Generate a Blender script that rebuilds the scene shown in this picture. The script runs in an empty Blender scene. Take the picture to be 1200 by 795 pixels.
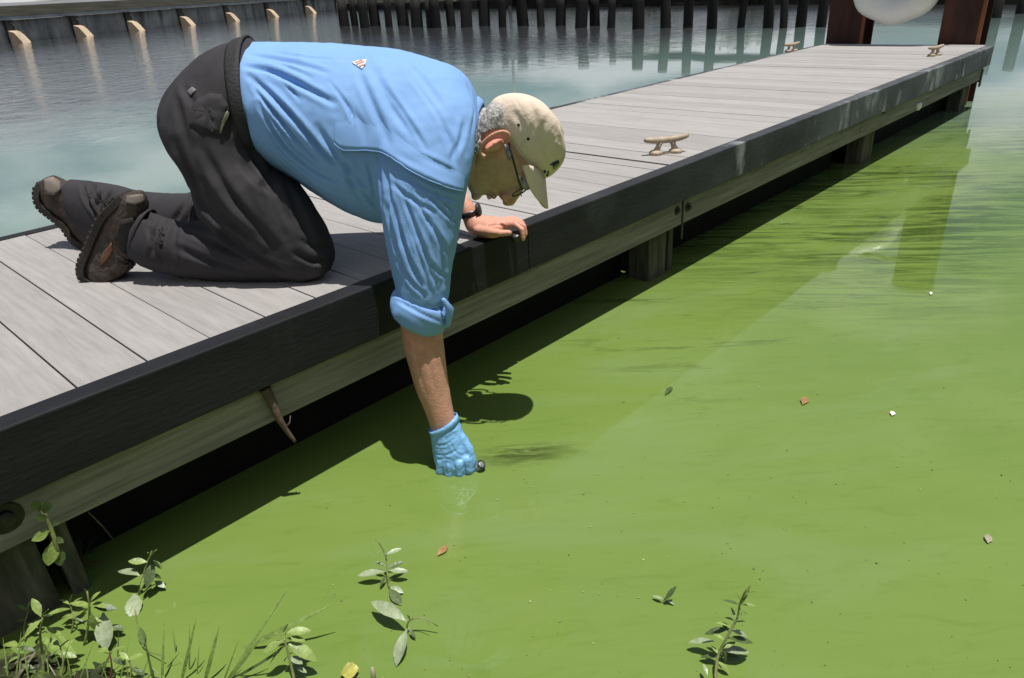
import bpy, bmesh, math, random
import numpy as np
from mathutils import Vector, Matrix, noise
from mathutils.bvhtree import BVHTree
random.seed(7)
SC = bpy.context.scene
COL = SC.collection

# ------------------------------------------------------------------ camera
S = 0.65                      # metres per survey unit
HW = 1.715                    # camera height above the water, survey units
CAMZ = HW*S
DECK = 0.715*S                # deck top above the water
CX, CY = 600.0, 397.5
VP1 = np.array([1496, -74.]) - (CX, CY)
VP2 = np.array([-391, 41.]) - (CX, CY)
FOC = math.sqrt(-float(VP1 @ VP2))
def _n(v): return v/np.linalg.norm(v)
AU = _n(np.array([VP1[0], VP1[1], FOC]))       # along the dock
AV = _n(np.array([VP2[0], VP2[1], FOC]))
AN = _n(np.cross(AU, AV)); AN = AN if AN[1] < 0 else -AN
AV = np.cross(AN, AU)                          # across the dock
cam_data = bpy.data.cameras.new("camera")
cam = bpy.data.objects.new("camera", cam_data); COL.objects.link(cam)
right = Vector((AU[0], AV[0], AN[0])); up = -Vector((AU[1], AV[1], AN[1])); back = -Vector((AU[2], AV[2], AN[2]))
M3 = Matrix((right, up, back)).transposed()
cam.matrix_world = Matrix.Translation((0, 0, CAMZ)) @ M3.to_4x4()
cam_data.sensor_width = 36; cam_data.lens = FOC/1200*36
cam_data.clip_start = 0.02; cam_data.clip_end = 3000
SC.camera = cam

# ------------------------------------------------------------------ light
SUN = Vector((0.04, -0.16, 1)).normalized()
elev = math.asin(SUN.z); azim = math.atan2(SUN.x, SUN.y)
sd = bpy.data.lights.new("sun", 'SUN'); sd.energy = 5.0; sd.angle = math.radians(0.5); sd.color = (1, .965, .91)
sun = bpy.data.objects.new("sun", sd); COL.objects.link(sun)
sun.rotation_euler = SUN.to_track_quat('Z', 'Y').to_euler()
SC.view_settings.view_transform = 'Standard'; SC.view_settings.look = 'None'
SC.view_settings.exposure = 0.16; SC.view_settings.gamma = 1
SC.view_settings.use_curve_mapping = False

wd = bpy.data.worlds.new("World"); SC.world = wd; wd.use_nodes = True
nt = wd.node_tree; nt.nodes.clear()
def wn(t, **k):
    n = nt.nodes.new(t)
    for a, b in k.items(): setattr(n, a, b)
    return n
out = wn('ShaderNodeOutputWorld'); bg = wn('ShaderNodeBackground'); sky = wn('ShaderNodeTexSky')
sky.sky_type = 'NISHITA'; sky.sun_disc = False; sky.sun_elevation = elev; sky.sun_rotation = azim
sky.air_density = 1.0; sky.dust_density = 0.8; sky.ozone_density = 1.0
tc = wn('ShaderNodeTexCoord'); sx = wn('ShaderNodeSeparateXYZ'); nt.links.new(tc.outputs['Generated'], sx.inputs[0])
mz = wn('ShaderNodeMath', operation='MAXIMUM'); mz.inputs[1].default_value = 0.0; nt.links.new(sx.outputs[2], mz.inputs[0])
az = wn('ShaderNodeMath', operation='ADD'); az.inputs[1].default_value = 0.12; nt.links.new(mz.outputs[0], az.inputs[0])
dx = wn('ShaderNodeMath', operation='DIVIDE'); dy = wn('ShaderNodeMath', operation='DIVIDE')
nt.links.new(sx.outputs[0], dx.inputs[0]); nt.links.new(az.outputs[0], dx.inputs[1])
nt.links.new(sx.outputs[1], dy.inputs[0]); nt.links.new(az.outputs[0], dy.inputs[1])
cx = wn('ShaderNodeCombineXYZ'); nt.links.new(dx.outputs[0], cx.inputs[0]); nt.links.new(dy.outputs[0], cx.inputs[1])
cx.inputs[2].default_value = 27
cn = wn('ShaderNodeTexNoise'); cn.inputs['Scale'].default_value = 0.55; cn.inputs['Detail'].default_value = 7; cn.inputs['Roughness'].default_value = .55
nt.links.new(cx.outputs[0], cn.inputs['Vector'])
cr = wn('ShaderNodeValToRGB'); cr.color_ramp.elements[0].position = .50; cr.color_ramp.elements[1].position = .60
nt.links.new(cn.outputs[0], cr.inputs[0])
mx = wn('ShaderNodeMix', data_type='RGBA'); mx.inputs['B'].default_value = (14, 14, 14.6, 1)
cf = wn('ShaderNodeMath', operation='MULTIPLY'); cf.inputs[1].default_value = .85
nt.links.new(cr.outputs[0], cf.inputs[0]); nt.links.new(cf.outputs[0], mx.inputs['Factor'])
nt.links.new(sky.outputs[0], mx.inputs['A']); nt.links.new(mx.outputs['Result'], bg.inputs[0])
bg.inputs[1].default_value = 0.05
nt.links.new(bg.outputs[0], out.inputs[0])

# ------------------------------------------------------------------ survey helpers: image direction -> world
def ray(px, py):
    r = np.array([px-CX, py-CY, FOC]); return np.array([r@AU, r@AV, r@AN])
CAM = np.array([0, 0, CAMZ])
def on_z(px, py, z):
    r = ray(px, py); return Vector(CAM + r*((z-CAMZ)/r[2]))
def on_x(px, py, x):
    r = ray(px, py); return Vector(CAM + r*(x/r[0]))
def on_y(px, py, y):
    r = ray(px, py); return Vector(CAM + r*(y/r[1]))
HD = Vector((0.5704, -0.8214, 0)); LF = Vector((0.8214, 0.5704, 0))   # man's heading and his left
def on_l(px, py, L):                                               # plane at L survey units to the man's left
    r = ray(px, py); return Vector(CAM + r*(L*S/(r[0]*LF.x + r[1]*LF.y)))
MC = np.array([[AU[0], AV[0], AN[0]], [AU[1], AV[1], AN[1]], [AU[2], AV[2], AN[2]]])
def to_px(P):
    P = np.asarray(P) - CAM
    q = P @ MC.T
    return np.stack([CX+FOC*q[..., 0]/q[..., 2], CY+FOC*q[..., 1]/q[..., 2]], -1)

# ------------------------------------------------------------------ object helpers
def tag(o, label=None, cat=None, group=None, kind=None):
    if label: o['label'] = label
    if cat: o['category'] = cat
    if group: o['group'] = group
    if kind: o['kind'] = kind
    return o
def empty(name, loc, label=None, cat=None, group=None, kind=None):
    o = bpy.data.objects.new(name, None); COL.objects.link(o); o.location = loc; o.empty_display_size = .1
    return tag(o, label, cat, group, kind)
def base_of(o):
    v = Vector((0, 0, 0))
    while o: v += Vector(o.location); o = o.parent
    return v
def obj(name, mesh, mat, parent=None, smooth=False, loc=None):
    """mesh: (verts, faces) in world coordinates, or a bpy mesh"""
    if isinstance(mesh, MB): mesh = (mesh.v, mesh.f)
    if not isinstance(mesh, bpy.types.Mesh):
        me = bpy.data.meshes.new(name)
        off = (base_of(parent) if parent else Vector((0, 0, 0))) + (Vector(loc) if loc else Vector((0, 0, 0)))
        vs = np.array([tuple(v) for v in mesh[0]], float).reshape(-1, 3) - np.array(off)
        me.from_pydata(vs.tolist(), [], [list(f) for f in mesh[1]])
        bm = bmesh.new(); bm.from_mesh(me); bmesh.ops.recalc_face_normals(bm, faces=bm.faces); bm.to_mesh(me); bm.free()
        me.update()
    else: me = mesh
    if smooth: me.polygons.foreach_set('use_smooth', [True]*len(me.polygons))
    if mat and not me.materials: me.materials.append(mat)
    o = bpy.data.objects.new(name, me); COL.objects.link(o)
    if parent: o.parent = parent
    if loc: o.location = loc
    return o
def bevel(o, w, seg=2):
    m = o.modifiers.new('bevel', 'BEVEL'); m.width = w; m.segments = seg; m.limit_method = 'ANGLE'; m.angle_limit = math.radians(35); return o

class MB:
    def __init__(s): s.v = []; s.f = []
    def add(s, v, f):
        n = len(s.v); s.v += [Vector(p) for p in v]; s.f += [[i+n for i in q] for q in f]; return s
    def box(s, a, b):
        (x0, y0, z0), (x1, y1, z1) = a, b
        return s.add([(x0,y0,z0),(x1,y0,z0),(x1,y1,z0),(x0,y1,z0),(x0,y0,z1),(x1,y0,z1),(x1,y1,z1),(x0,y1,z1)],
                     [(0,3,2,1),(4,5,6,7),(0,1,5,4),(1,2,6,5),(2,3,7,6),(3,0,4,7)])
    def obox(s, c, ax, ay, az):
        c, ax, ay, az = map(Vector, (c, ax, ay, az))
        v = [c+i*ax+j*ay+k*az for k in (-1, 1) for i, j in ((-1,-1),(1,-1),(1,1),(-1,1))]
        return s.add(v, [(0,3,2,1),(4,5,6,7),(0,1,5,4),(1,2,6,5),(2,3,7,6),(3,0,4,7)])
    def loft(s, rings, cap=True):
        n = len(rings[0]); base = len(s.v); v = []; f = []
        for r in rings: v += list(r)
        for i in range(len(rings)-1):
            for j in range(n):
                k = (j+1) % n; f.append((i*n+j, i*n+k, (i+1)*n+k, (i+1)*n+j))
        if cap:
            c0 = sum((Vector(p) for p in rings[0]), Vector())/n; c1 = sum((Vector(p) for p in rings[-1]), Vector())/n
            v += [c0, c1]; a = n*len(rings)
            for j in range(n):
                k = (j+1) % n; f.append((a, k, j)); f.append((a+1, (len(rings)-1)*n+j, (len(rings)-1)*n+k))
        return s.add(v, f)
    def tube(s, pts, rad, n=8, cap=True, round_end=False):
        pts = [Vector(p) for p in pts]
        if not hasattr(rad, '__len__'): rad = [rad]*len(pts)
        rad = list(rad)
        if round_end:
            d0 = (pts[0]-pts[1]).normalized(); d1 = (pts[-1]-pts[-2]).normalized()
            pts = [pts[0]+d0*rad[0]*.95, pts[0]+d0*rad[0]*.7] + pts + [pts[-1]+d1*rad[-1]*.7, pts[-1]+d1*rad[-1]*.95]
            rad = [rad[0]*.25, rad[0]*.72] + rad + [rad[-1]*.72, rad[-1]*.25]
        rings = []; ref = None
        for i, p in enumerate(pts):
            t = (pts[min(i+1, len(pts)-1)] - pts[max(i-1, 0)]).normalized()
            if ref is None: ref = t.orthogonal().normalized()
            ref = (ref - t*ref.dot(t)); ref = ref.normalized() if ref.length > 1e-6 else t.orthogonal().normalized()
            b = t.cross(ref)
            rings.append([p + (ref*math.cos(a)+b*math.sin(a))*rad[i] for a in [2*math.pi*j/n for j in range(n)]])
        return s.loft(rings, cap)
    def ell(s, c, ax, ay, az, n=16, m=10):
        c, ax, ay, az = map(Vector, (c, ax, ay, az))
        rings = []
        for i in range(1, m):
            a = math.pi*i/m; rings.append([c+az*math.cos(a)+(ax*math.cos(b)+ay*math.sin(b))*math.sin(a) for b in [2*math.pi*j/n for j in range(n)]])
        return s.loft(rings, True)
    def lathe(s, c, axis, prof, n=16):
        c = Vector(c); t = Vector(axis).normalized(); r = t.orthogonal().normalized(); b = t.cross(r)
        return s.loft([[c+t*h+(r*math.cos(a)+b*math.sin(a))*q for a in [2*math.pi*j/n for j in range(n)]] for q, h in prof], True)

def catmull(P, k=4):
    P = [Vector(p) for p in P]; o = []
    for i in range(len(P)-1):
        a, b, c, d = P[max(i-1, 0)], P[i], P[i+1], P[min(i+2, len(P)-1)]
        for j in range(k):
            t = j/k
            o.append(.5*((2*b)+(c-a)*t+(2*a-5*b+4*c-d)*t*t+(3*b-a-3*c+d)*t**3))
    return o+[P[-1]]

# stations: (px a, py a, px b, py b, L, half thickness)  -> smooth elliptic loft in the world
def section_loft(mb, st, n=24, k=4, egg=0.0, power=2.0, cap=True, side=None):
    side = side or LF
    A = catmull([on_l(s[0], s[1], s[4]) for s in st], k); B = catmull([on_l(s[2], s[3], s[4]) for s in st], k)
    T = catmull([(s[5], s[6] if len(s) > 6 else egg, 0) for s in st], k)
    rings = []
    for a, b, t in zip(A, B, T):
        c = (a+b)/2; e = (a-b)/2; ring = []
        for j in range(n):
            q = 2*math.pi*j/n; cc, ss = math.cos(q), math.sin(q)
            if power != 2: cc = math.copysign(abs(cc)**(2/power), cc); ss = math.copysign(abs(ss)**(2/power), ss)
            ring.append(c + e*cc + side*(t.x*ss*(1+t.y*cc)))
        rings.append(ring)
    if cap:   # rounded ends
        def dome(r0, r1):
            c0 = sum(r0, Vector())/n; c1 = sum(r1, Vector())/n; d = (c0-c1)
            d = d.normalized() if d.length else Vector((0, 0, 1)); rr = min((p-c0).length for p in r0)*.35
            return [[c0+d*rr*h+(p-c0)*q for p in r0] for h, q in ((.55, .8), (.9, .5))]
        a = dome(rings[0], rings[1]); z = dome(rings[-1], rings[-2])
        rings = a[::-1]+rings+z
    return mb.loft(rings, cap)

def remesh(mb, voxel, smooth=4, fac=.5):
    """closed overlapping shapes -> one continuous skin; returns numpy verts, faces list"""
    me = bpy.data.meshes.new('work'); me.from_pydata([tuple(v) for v in mb.v], [], mb.f)
    bm = bmesh.new(); bm.from_mesh(me); bmesh.ops.recalc_face_normals(bm, faces=bm.faces); bm.to_mesh(me); bm.free()
    o = bpy.data.objects.new('work', me); COL.objects.link(o)
    m = o.modifiers.new('r', 'REMESH'); m.mode = 'VOXEL'; m.voxel_size = voxel
    if smooth: s = o.modifiers.new('s', 'SMOOTH'); s.iterations = smooth; s.factor = fac
    dg = bpy.context.evaluated_depsgraph_get(); ev = o.evaluated_get(dg); em = ev.to_mesh()
    n = len(em.vertices); v = np.empty(n*3); em.vertices.foreach_get('co', v); v = v.reshape(-1, 3)
    f = [tuple(p.vertices) for p in em.polygons]
    ev.to_mesh_clear(); bpy.data.objects.remove(o); bpy.data.meshes.remove(me)
    return v, f
def normals(v, f):
    q = np.array([list(x) if len(x) == 4 else list(x)+[x[-1]] for x in f])
    fn = np.cross(v[q[:, 2]]-v[q[:, 0]], v[q[:, 3]]-v[q[:, 1]])
    N = np.zeros_like(v)
    for i in range(4): np.add.at(N, q[:, i], fn)
    N /= np.linalg.norm(N, axis=1)[:, None]+1e-12
    return N
def bvh_of(v, f): return BVHTree.FromPolygons([tuple(p) for p in v], f)
def cast(bvh, px, py):
    h = bvh.ray_cast(Vector(CAM), Vector(ray(px, py)).normalized()); return h[0], h[1]
def fold(v, N, bvh, line, amp, width, bulge=.45, taper=True):
    """press a crease along a line that lies on the surface"""
    pts = []
    P = catmull([Vector((p[0], p[1], 0)) for p in line], 6)
    for p in P:
        h, _ = cast(bvh, p.x, p.y)
        if h: pts.append(h)
    if len(pts) < 3: return
    best = np.full(len(v), 9.); tt = np.zeros(len(v))
    lo = np.min(pts, axis=0)-width*4; hi = np.max(pts, axis=0)+width*4
    idx = np.where(np.all((v > lo) & (v < hi), axis=1))[0]; w = v[idx]
    bd = np.full(len(idx), 9.); bt = np.zeros(len(idx))
    for i in range(len(pts)-1):
        a = np.array(pts[i]); d = np.array(pts[i+1])-a; L2 = d@d
        if L2 < 1e-10 or L2 > .01: continue
        t = np.clip(((w-a)@d)/L2, 0, 1); dist = np.linalg.norm(w-(a+t[:, None]*d), axis=1)
        c = dist < bd; bd[c] = dist[c]; bt[c] = (i+t[c])/(len(pts)-1)
    g = -np.exp(-(bd/width)**2) + bulge*np.exp(-((bd-width*2)/width)**2)
    if taper: g *= np.clip(np.sin(np.pi*np.clip(bt, .02, .98))**.6, 0, 1)
    v[idx] += N[idx]*(amp*g)[:, None]
def decal(name, bvh, poly, mat, parent, lift=.0015, thick=.0012, div=4):
    """a flat badge lying on a surface: polygon given by its outline seen from the front"""
    c = (sum(p[0] for p in poly)/len(poly), sum(p[1] for p in poly)/len(poly)); v = []; f = []
    ring = []
    for i in range(len(poly)):
        a, b = poly[i], poly[(i+1) % len(poly)]
        for j in range(div): ring.append((a[0]+(b[0]-a[0])*j/div, a[1]+(b[1]-a[1])*j/div))
    m = len(ring); lev = (1, .66, .33)
    for q in lev:
        for p in ring:
            h, nn = cast(bvh, c[0]+(p[0]-c[0])*q, c[1]+(p[1]-c[1])*q)
            if h is None: return None
            v.append(h+nn*lift)
    h, nn = cast(bvh, *c)
    if h is None: return None
    v.append(h+nn*lift)
    for r in range(2):
        for j in range(m): k = (j+1) % m; f.append((r*m+j, r*m+k, (r+1)*m+k, (r+1)*m+j))
    for j in range(m): f.append((2*m+j, 2*m+(j+1) % m, 3*m))
    o = obj(name, (v, f), mat, parent, True)
    s = o.modifiers.new('s', 'SOLIDIFY'); s.thickness = thick; s.offset = 0
    return o

# ------------------------------------------------------------------ materials
def mat(name, col, rough=.6, spec=.5, metal=0, noise_scale=None, var=.25, bump=0, bump_scale=60, stretch=None, sss=0, rand=0, detail=5, extra=None):
    m = bpy.data.materials.new(name); m.use_nodes = True; t = m.node_tree; N = t.nodes; Lk = t.links
    b = N['Principled BSDF']; b.inputs['Roughness'].default_value = rough; b.inputs['Metallic'].default_value = metal
    b.inputs['Specular IOR Level'].default_value = spec
    b.inputs['Base Color'].default_value = (*col, 1)
    if sss: b.inputs['Subsurface Weight'].default_value = sss; b.inputs['Subsurface Radius'].default_value = (.012, .004, .002); b.inputs['Subsurface Scale'].default_value = .5
    geo = N.new('ShaderNodeNewGeometry'); pos = geo.outputs['Position']
    if stretch or rand:
        mp = N.new('ShaderNodeMapping'); Lk.new(pos, mp.inputs['Vector'])
        if stretch: mp.inputs['Scale'].default_value = stretch
        if rand:
            oi = N.new('ShaderNodeObjectInfo'); ml = N.new('ShaderNodeMath'); ml.operation = 'MULTIPLY'; ml.inputs[1].default_value = 40
            Lk.new(oi.outputs['Random'], ml.inputs[0]); Lk.new(ml.outputs[0], mp.inputs['Location'])
        pos = mp.outputs[0]
    if noise_scale:
        nz = N.new('ShaderNodeTexNoise'); nz.inputs['Scale'].default_value = noise_scale; nz.inputs['Detail'].default_value = detail; nz.inputs['Roughness'].default_value = .6
        Lk.new(pos, nz.inputs['Vector'])
        r = N.new('ShaderNodeValToRGB'); r.color_ramp.elements[0].position = .3; r.color_ramp.elements[1].position = .7
        r.color_ramp.elements[0].color = (*[c*(1-var) for c in col], 1); r.color_ramp.elements[1].color = (*[min(1, c*(1+var)) for c in col], 1)
        Lk.new(nz.outputs[0], r.inputs[0]); src = r.outputs[0]
        if rand:
            hs = N.new('ShaderNodeMix'); hs.data_type = 'RGBA'; hs.blend_type = 'MULTIPLY'; hs.inputs['Factor'].default_value = 1
            rr = N.new('ShaderNodeMapRange'); rr.inputs['To Min'].default_value = 1-rand; rr.inputs['To Max'].default_value = 1+rand
            Lk.new(oi.outputs['Random'], rr.inputs[0]); Lk.new(src, hs.inputs['A']); Lk.new(rr.outputs[0], hs.inputs['B']); src = hs.outputs['Result']
        m['_src'] = 1
        Lk.new(src, b.inputs['Base Color'])
    if bump:
        nb = N.new('ShaderNodeTexNoise'); nb.inputs['Scale'].default_value = bump_scale; nb.inputs['Detail'].default_value = 4
        Lk.new(pos, nb.inputs['Vector'])
        bp = N.new('ShaderNodeBump'); bp.inputs['Strength'].default_value = bump; bp.inputs['Distance'].default_value = .01
        Lk.new(nb.outputs[0], bp.inputs['Height']); Lk.new(bp.outputs[0], b.inputs['Normal'])
    if extra: extra(t, b, geo)
    return m
def overlay(t, b, geo, col, scale, lo, hi, stretch=(1, 1, 1), amount=1, detail=6, offset=(0, 0, 0), zlim=None):
    """mix a stain colour over the base colour by a noise mask"""
    N, Lk = t.nodes, t.links
    mp = N.new('ShaderNodeMapping'); mp.inputs['Scale'].default_value = stretch; mp.inputs['Location'].default_value = offset; Lk.new(geo.outputs['Position'], mp.inputs[0])
    nz = N.new('ShaderNodeTexNoise'); nz.inputs['Scale'].default_value = scale; nz.inputs['Detail'].default_value = detail; nz.inputs['Roughness'].default_value = .65
    Lk.new(mp.outputs[0], nz.inputs['Vector'])
    mr = N.new('ShaderNodeMapRange'); mr.inputs['From Min'].default_value = lo; mr.inputs['From Max'].default_value = hi; mr.inputs['To Max'].default_value = amount
    Lk.new(nz.outputs[0], mr.inputs[0]); fac = mr.outputs[0]
    if zlim:
        sp = N.new('ShaderNodeSeparateXYZ'); Lk.new(geo.outputs['Position'], sp.inputs[0])
        z = N.new('ShaderNodeMapRange'); z.inputs['From Min'].default_value = zlim[1]; z.inputs['From Max'].default_value = zlim[2]
        Lk.new(sp.outputs[zlim[0]], z.inputs[0]); mu = N.new('ShaderNodeMath'); mu.operation = 'MULTIPLY'
        Lk.new(fac, mu.inputs[0]); Lk.new(z.outputs[0], mu.inputs[1]); fac = mu.outputs[0]
    mx = N.new('ShaderNodeMix'); mx.data_type = 'RGBA'; mx.inputs['B'].default_value = (*col, 1)
    s = b.inputs['Base Color']
    if s.is_linked: Lk.new(s.links[0].from_socket, mx.inputs['A'])
    else: mx.inputs['A'].default_value = s.default_value
    Lk.new(fac, mx.inputs['Factor']); Lk.new(mx.outputs['Result'], s)

M = {}
def plank_extra(t, b, geo):
    overlay(t, b, geo, (.36, .345, .33), 5, .5, .75, (6, 1, 1), .5)
    overlay(t, b, geo, (.20, .19, .19), 3, .58, .8, (9, 1.0, 1), .4, offset=(3, 7, 0))
_pe = plank_extra
def plank_extra(t, b, geo):
    _pe(t, b, geo); overlay(t, b, geo, (.12, .11, .10), 38, .72, .76, (1, 1, 1), .6); overlay(t, b, geo, (.22, .21, .20), 2.2, .55, .75, (1, 1, 1), .45, offset=(6, 2, 0))
M['plank'] = mat('weathered_grey_decking', (.30, .286, .274), .62, .35, noise_scale=9, var=.13, bump=.2, bump_scale=20, stretch=(9, .6, 1), rand=.10, extra=plank_extra)
def fascia_extra(t, b, geo):
    overlay(t, b, geo, (.10, .105, .11), 3.2, .58, .8, (1, 1, .5), .3)
    overlay(t, b, geo, (.10, .11, .12), 1.5, .3, .6, (1, 1, 1), .8, offset=(0, 0, 0), zlim=(0, 1.8, 4.0)); overlay(t, b, geo, (.36, .37, .38), 6, .53, .70, (1.3, 1, .5), .85, offset=(1.3, 0, 0), zlim=(0, 2.6, 3.0))
    overlay(t, b, geo, (.3, .3, .29), 45, .72, .76, (1, 1, 1), .6)
M['fascia'] = mat('dark_grey_rub_board', (.014, .0145, .017), .6, .2, noise_scale=6, var=.3, bump=.15, bump_scale=40, stretch=(.6, 1, 3), extra=fascia_extra)
def beam_extra(t, b, geo):
    overlay(t, b, geo, (.07, .065, .05), 7, .55, .75, (.35, 1, 9), .8)
    overlay(t, b, geo, (.06, .07, .03), 4, .6, .75, (1, 1, 1), .6, offset=(2, 0, 0))
M['beam'] = mat('weathered_timber', (.25, .235, .205), .8, .2, noise_scale=8, var=.35, bump=.5, bump_scale=30, stretch=(.35, 1, 8), extra=beam_extra)
M['post'] = mat('wet_weathered_post', (.11, .105, .085), .8, .2, noise_scale=7, var=.4, bump=.5, bump_scale=20, stretch=(5, 5, .6), extra=lambda t, b, g: overlay(t, b, g, (.03, .035, .02), 6, .45, .65, (3, 3, .6), .8))
M['under_deck_block'] = mat('black_sky_light_block', (.008, .008, .008), .7, .2, noise_scale=8, var=.4)
M['white_trim'] = mat('pale_plastic_trim', (.55, .55, .55), .5, .4, noise_scale=20, var=.1)
M['steel'] = mat('dark_bolt_steel', (.03, .028, .026), .5, .5, metal=.4, noise_scale=60, var=.4)
M['bracket'] = mat('dark_connector_plate', (.05, .05, .05), .6, .4, noise_scale=40, var=.4)
M['cleat'] = mat('tan_painted_cleat', (.36, .29, .21), .55, .4, noise_scale=60, var=.2, bump=.15, bump_scale=120, extra=lambda t, b, g: overlay(t, b, g, (.14, .11, .08), 50, .58, .7, amount=.7))
M['rust'] = mat('rusty_steel_pile', (.055, .02, .013), .75, .3, noise_scale=6, var=.5, bump=.35, bump_scale=30, stretch=(1, 1, .35), extra=lambda t, b, g: overlay(t, b, g, (.02, .012, .012), 4, .45, .7, (2, 2, .4), .8))
M['rust_edge'] = mat('worn_orange_rust', (.2, .075, .035), .8, .25, noise_scale=12, var=.5, bump=.3, stretch=(1, 1, .3))
M['ring'] = mat('white_ring_vinyl', (.72, .72, .68), .32, .5, noise_scale=5, var=.06, extra=lambda t, b, g: overlay(t, b, g, (.5, .5, .4), 6, .55, .75, amount=.35))
M['rope'] = mat('pale_rope', (.55, .53, .47), .8, .2, noise_scale=90, var=.3)

# ------------------------------------------------------------------ water
def water_material():
    m = bpy.data.materials.new('algae_water'); m.use_nodes = True; t = m.node_tree; N = t.nodes; Lk = t.links
    b = N['Principled BSDF']; geo = N.new('ShaderNodeNewGeometry'); P = geo.outputs['Position']
    def mth(op, a, c=None, clamp=False):
        n = N.new('ShaderNodeMath'); n.operation = op; n.use_clamp = clamp
        for i, q in enumerate((a, c)):
            if q is None: continue
            if isinstance(q, (int, float)): n.inputs[i].default_value = q
            else: Lk.new(q, n.inputs[i])
        return n.outputs[0]
    def nz(scale, detail=5, st=(1, 1, 1), off=(0, 0, 0), rot=0, dist=0, rough=.55):
        vr = N.new('ShaderNodeVectorRotate'); vr.rotation_type = 'Z_AXIS'; vr.inputs['Angle'].default_value = rot; Lk.new(P, vr.inputs['Vector'])
        mp = N.new('ShaderNodeMapping'); mp.inputs['Scale'].default_value = st; mp.inputs['Location'].default_value = off
        Lk.new(vr.outputs[0], mp.inputs[0]); n = N.new('ShaderNodeTexNoise'); n.inputs['Scale'].default_value = scale; n.inputs['Detail'].default_value = detail
        n.inputs['Roughness'].default_value = rough; n.inputs['Distortion'].default_value = dist; Lk.new(mp.outputs[0], n.inputs[0]); return n.outputs[0]
    def rng(x, a, c, lo=0., hi=1., smooth=True):
        n = N.new('ShaderNodeMapRange'); n.interpolation_type = 'SMOOTHSTEP' if smooth else 'LINEAR'
        for k, q in (('From Min', a), ('From Max', c), ('To Min', lo), ('To Max', hi)): n.inputs[k].default_value = q
        Lk.new(x, n.inputs[0]); return n.outputs[0]
    def mix(f, a, c):
        n = N.new('ShaderNodeMix'); n.data_type = 'RGBA'
        for k, q in (('Factor', f), ('A', a), ('B', c)):
            if isinstance(q, (float, int)): n.inputs[k].default_value = q
            elif isinstance(q, tuple): n.inputs[k].default_value = (*q, 1)
            else: Lk.new(q, n.inputs[k])
        return n.outputs['Result']
    sx = N.new('ShaderNodeSeparateXYZ'); Lk.new(P, sx.inputs[0])
    x, y = sx.outputs[0], sx.outputs[1]
    # distance from the middle of the bloom
    cxm = mth('MULTIPLY', mth('SUBTRACT', x, 1.6), .58); cym = mth('SUBTRACT', y, .4)
    r = mth('SQRT', mth('ADD', mth('MULTIPLY', cxm, cxm), mth('MULTIPLY', mth('MULTIPLY', cym, cym), 1.25)))
    r = mth('ADD', r, mth('MULTIPLY', mth('SUBTRACT', nz(.5, 4), .5), 3.2))
    thin = rng(r, 1.7, 5.2)
    green = mix(nz(1.1, 6, (1, 2.8, 1), rot=.75, dist=1.4), (.116, .183, .036), (.154, .223, .054))
    fine = rng(nz(5, 7, (1, 5, 1), rot=.8, dist=1.4, rough=.65), .50, .72)
    green = mix(mth('MULTIPLY', fine, .28), green, (.080, .140, .016))
    pale = rng(nz(.8, 6, (1, 3.0, 1), rot=.7, dist=1.8, off=(4, 2, 0)), .48, .72)
    green = mix(mth('MULTIPLY', pale, .5), green, (.158, .226, .085))
    # dark combed weed filaments further out along the dock
    comb = mth('MULTIPLY', rng(nz(1.5, 10, (1.0, 9.0, 1), rot=.95, dist=.9, rough=.78), .42, .58), rng(nz(.9, 4, (1, 1.8, 1), rot=.8, off=(1, 8, 0)), .33, .52))
    combm = mth('MULTIPLY', rng(x, 1.9, 3.4), rng(y, .1, .9))
    green = mix(mth('MULTIPLY', mth('MULTIPLY', comb, combm), .85), green, (.026, .05, .010))
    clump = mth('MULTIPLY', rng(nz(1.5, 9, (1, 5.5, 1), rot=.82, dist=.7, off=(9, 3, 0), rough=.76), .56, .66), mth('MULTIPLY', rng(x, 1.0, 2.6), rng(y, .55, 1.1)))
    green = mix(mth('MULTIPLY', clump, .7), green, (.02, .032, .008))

    # weed stirred up beside the glove
    sp = on_z(612, 532, 0); ex = mth('SUBTRACT', x, sp.x); ey = mth('SUBTRACT', y, sp.y)
    lx = mth('ADD', mth('MULTIPLY', ex, .72), mth('MULTIPLY', ey, -.69)); ly = mth('ADD', mth('MULTIPLY', ex, .69), mth('MULTIPLY', ey, .72))
    rr = mth('SQRT', mth('ADD', mth('MULTIPLY', mth('MULTIPLY', lx, lx), 30.), mth('MULTIPLY', mth('MULTIPLY', ly, ly), 220.)))
    stir = mth('MULTIPLY', rng(rr, 1.1, .1), rng(nz(6, 8, (1, 4.5, 1), rot=.82, dist=1.2, rough=.75), .40, .60))
    green = mix(mth('MULTIPLY', stir, .85), green, (.030, .040, .012))
    teal = mix(nz(.6, 5, (1, 1.6, 1), dist=1), (.10, .165, .145), (.15, .22, .195))
    far = rng(r, 6.5, 13)
    teal = mix(far, teal, (.042, .045, .049))
    col = mix(thin, green, teal)
    Lk.new(col, b.inputs['Base Color'])
    b.inputs['IOR'].default_value = 1.45; b.inputs['Roughness'].default_value = .03
    b.inputs['Specular IOR Level'].default_value = .5
    # ripples: near water is glassy, the open basin is ruffled
    rip = nz(2.6, 5, (1.6, 1.0, 1), rot=.35, dist=.6, rough=.6)
    rip2 = nz(.55, 3, (1.0, 1.5, 1), rot=.7)
    fm = rng(mth('ADD', r, mth('MULTIPLY', mth('SUBTRACT', nz(.35, 3, off=(5, 5, 0)), .5), 6)), 7.5, 12.5)
    bp = N.new('ShaderNodeBump'); bp.inputs['Distance'].default_value = .10
    Lk.new(mth('ADD', mth('MULTIPLY', fm, .19), .006), bp.inputs['Strength'])
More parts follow.
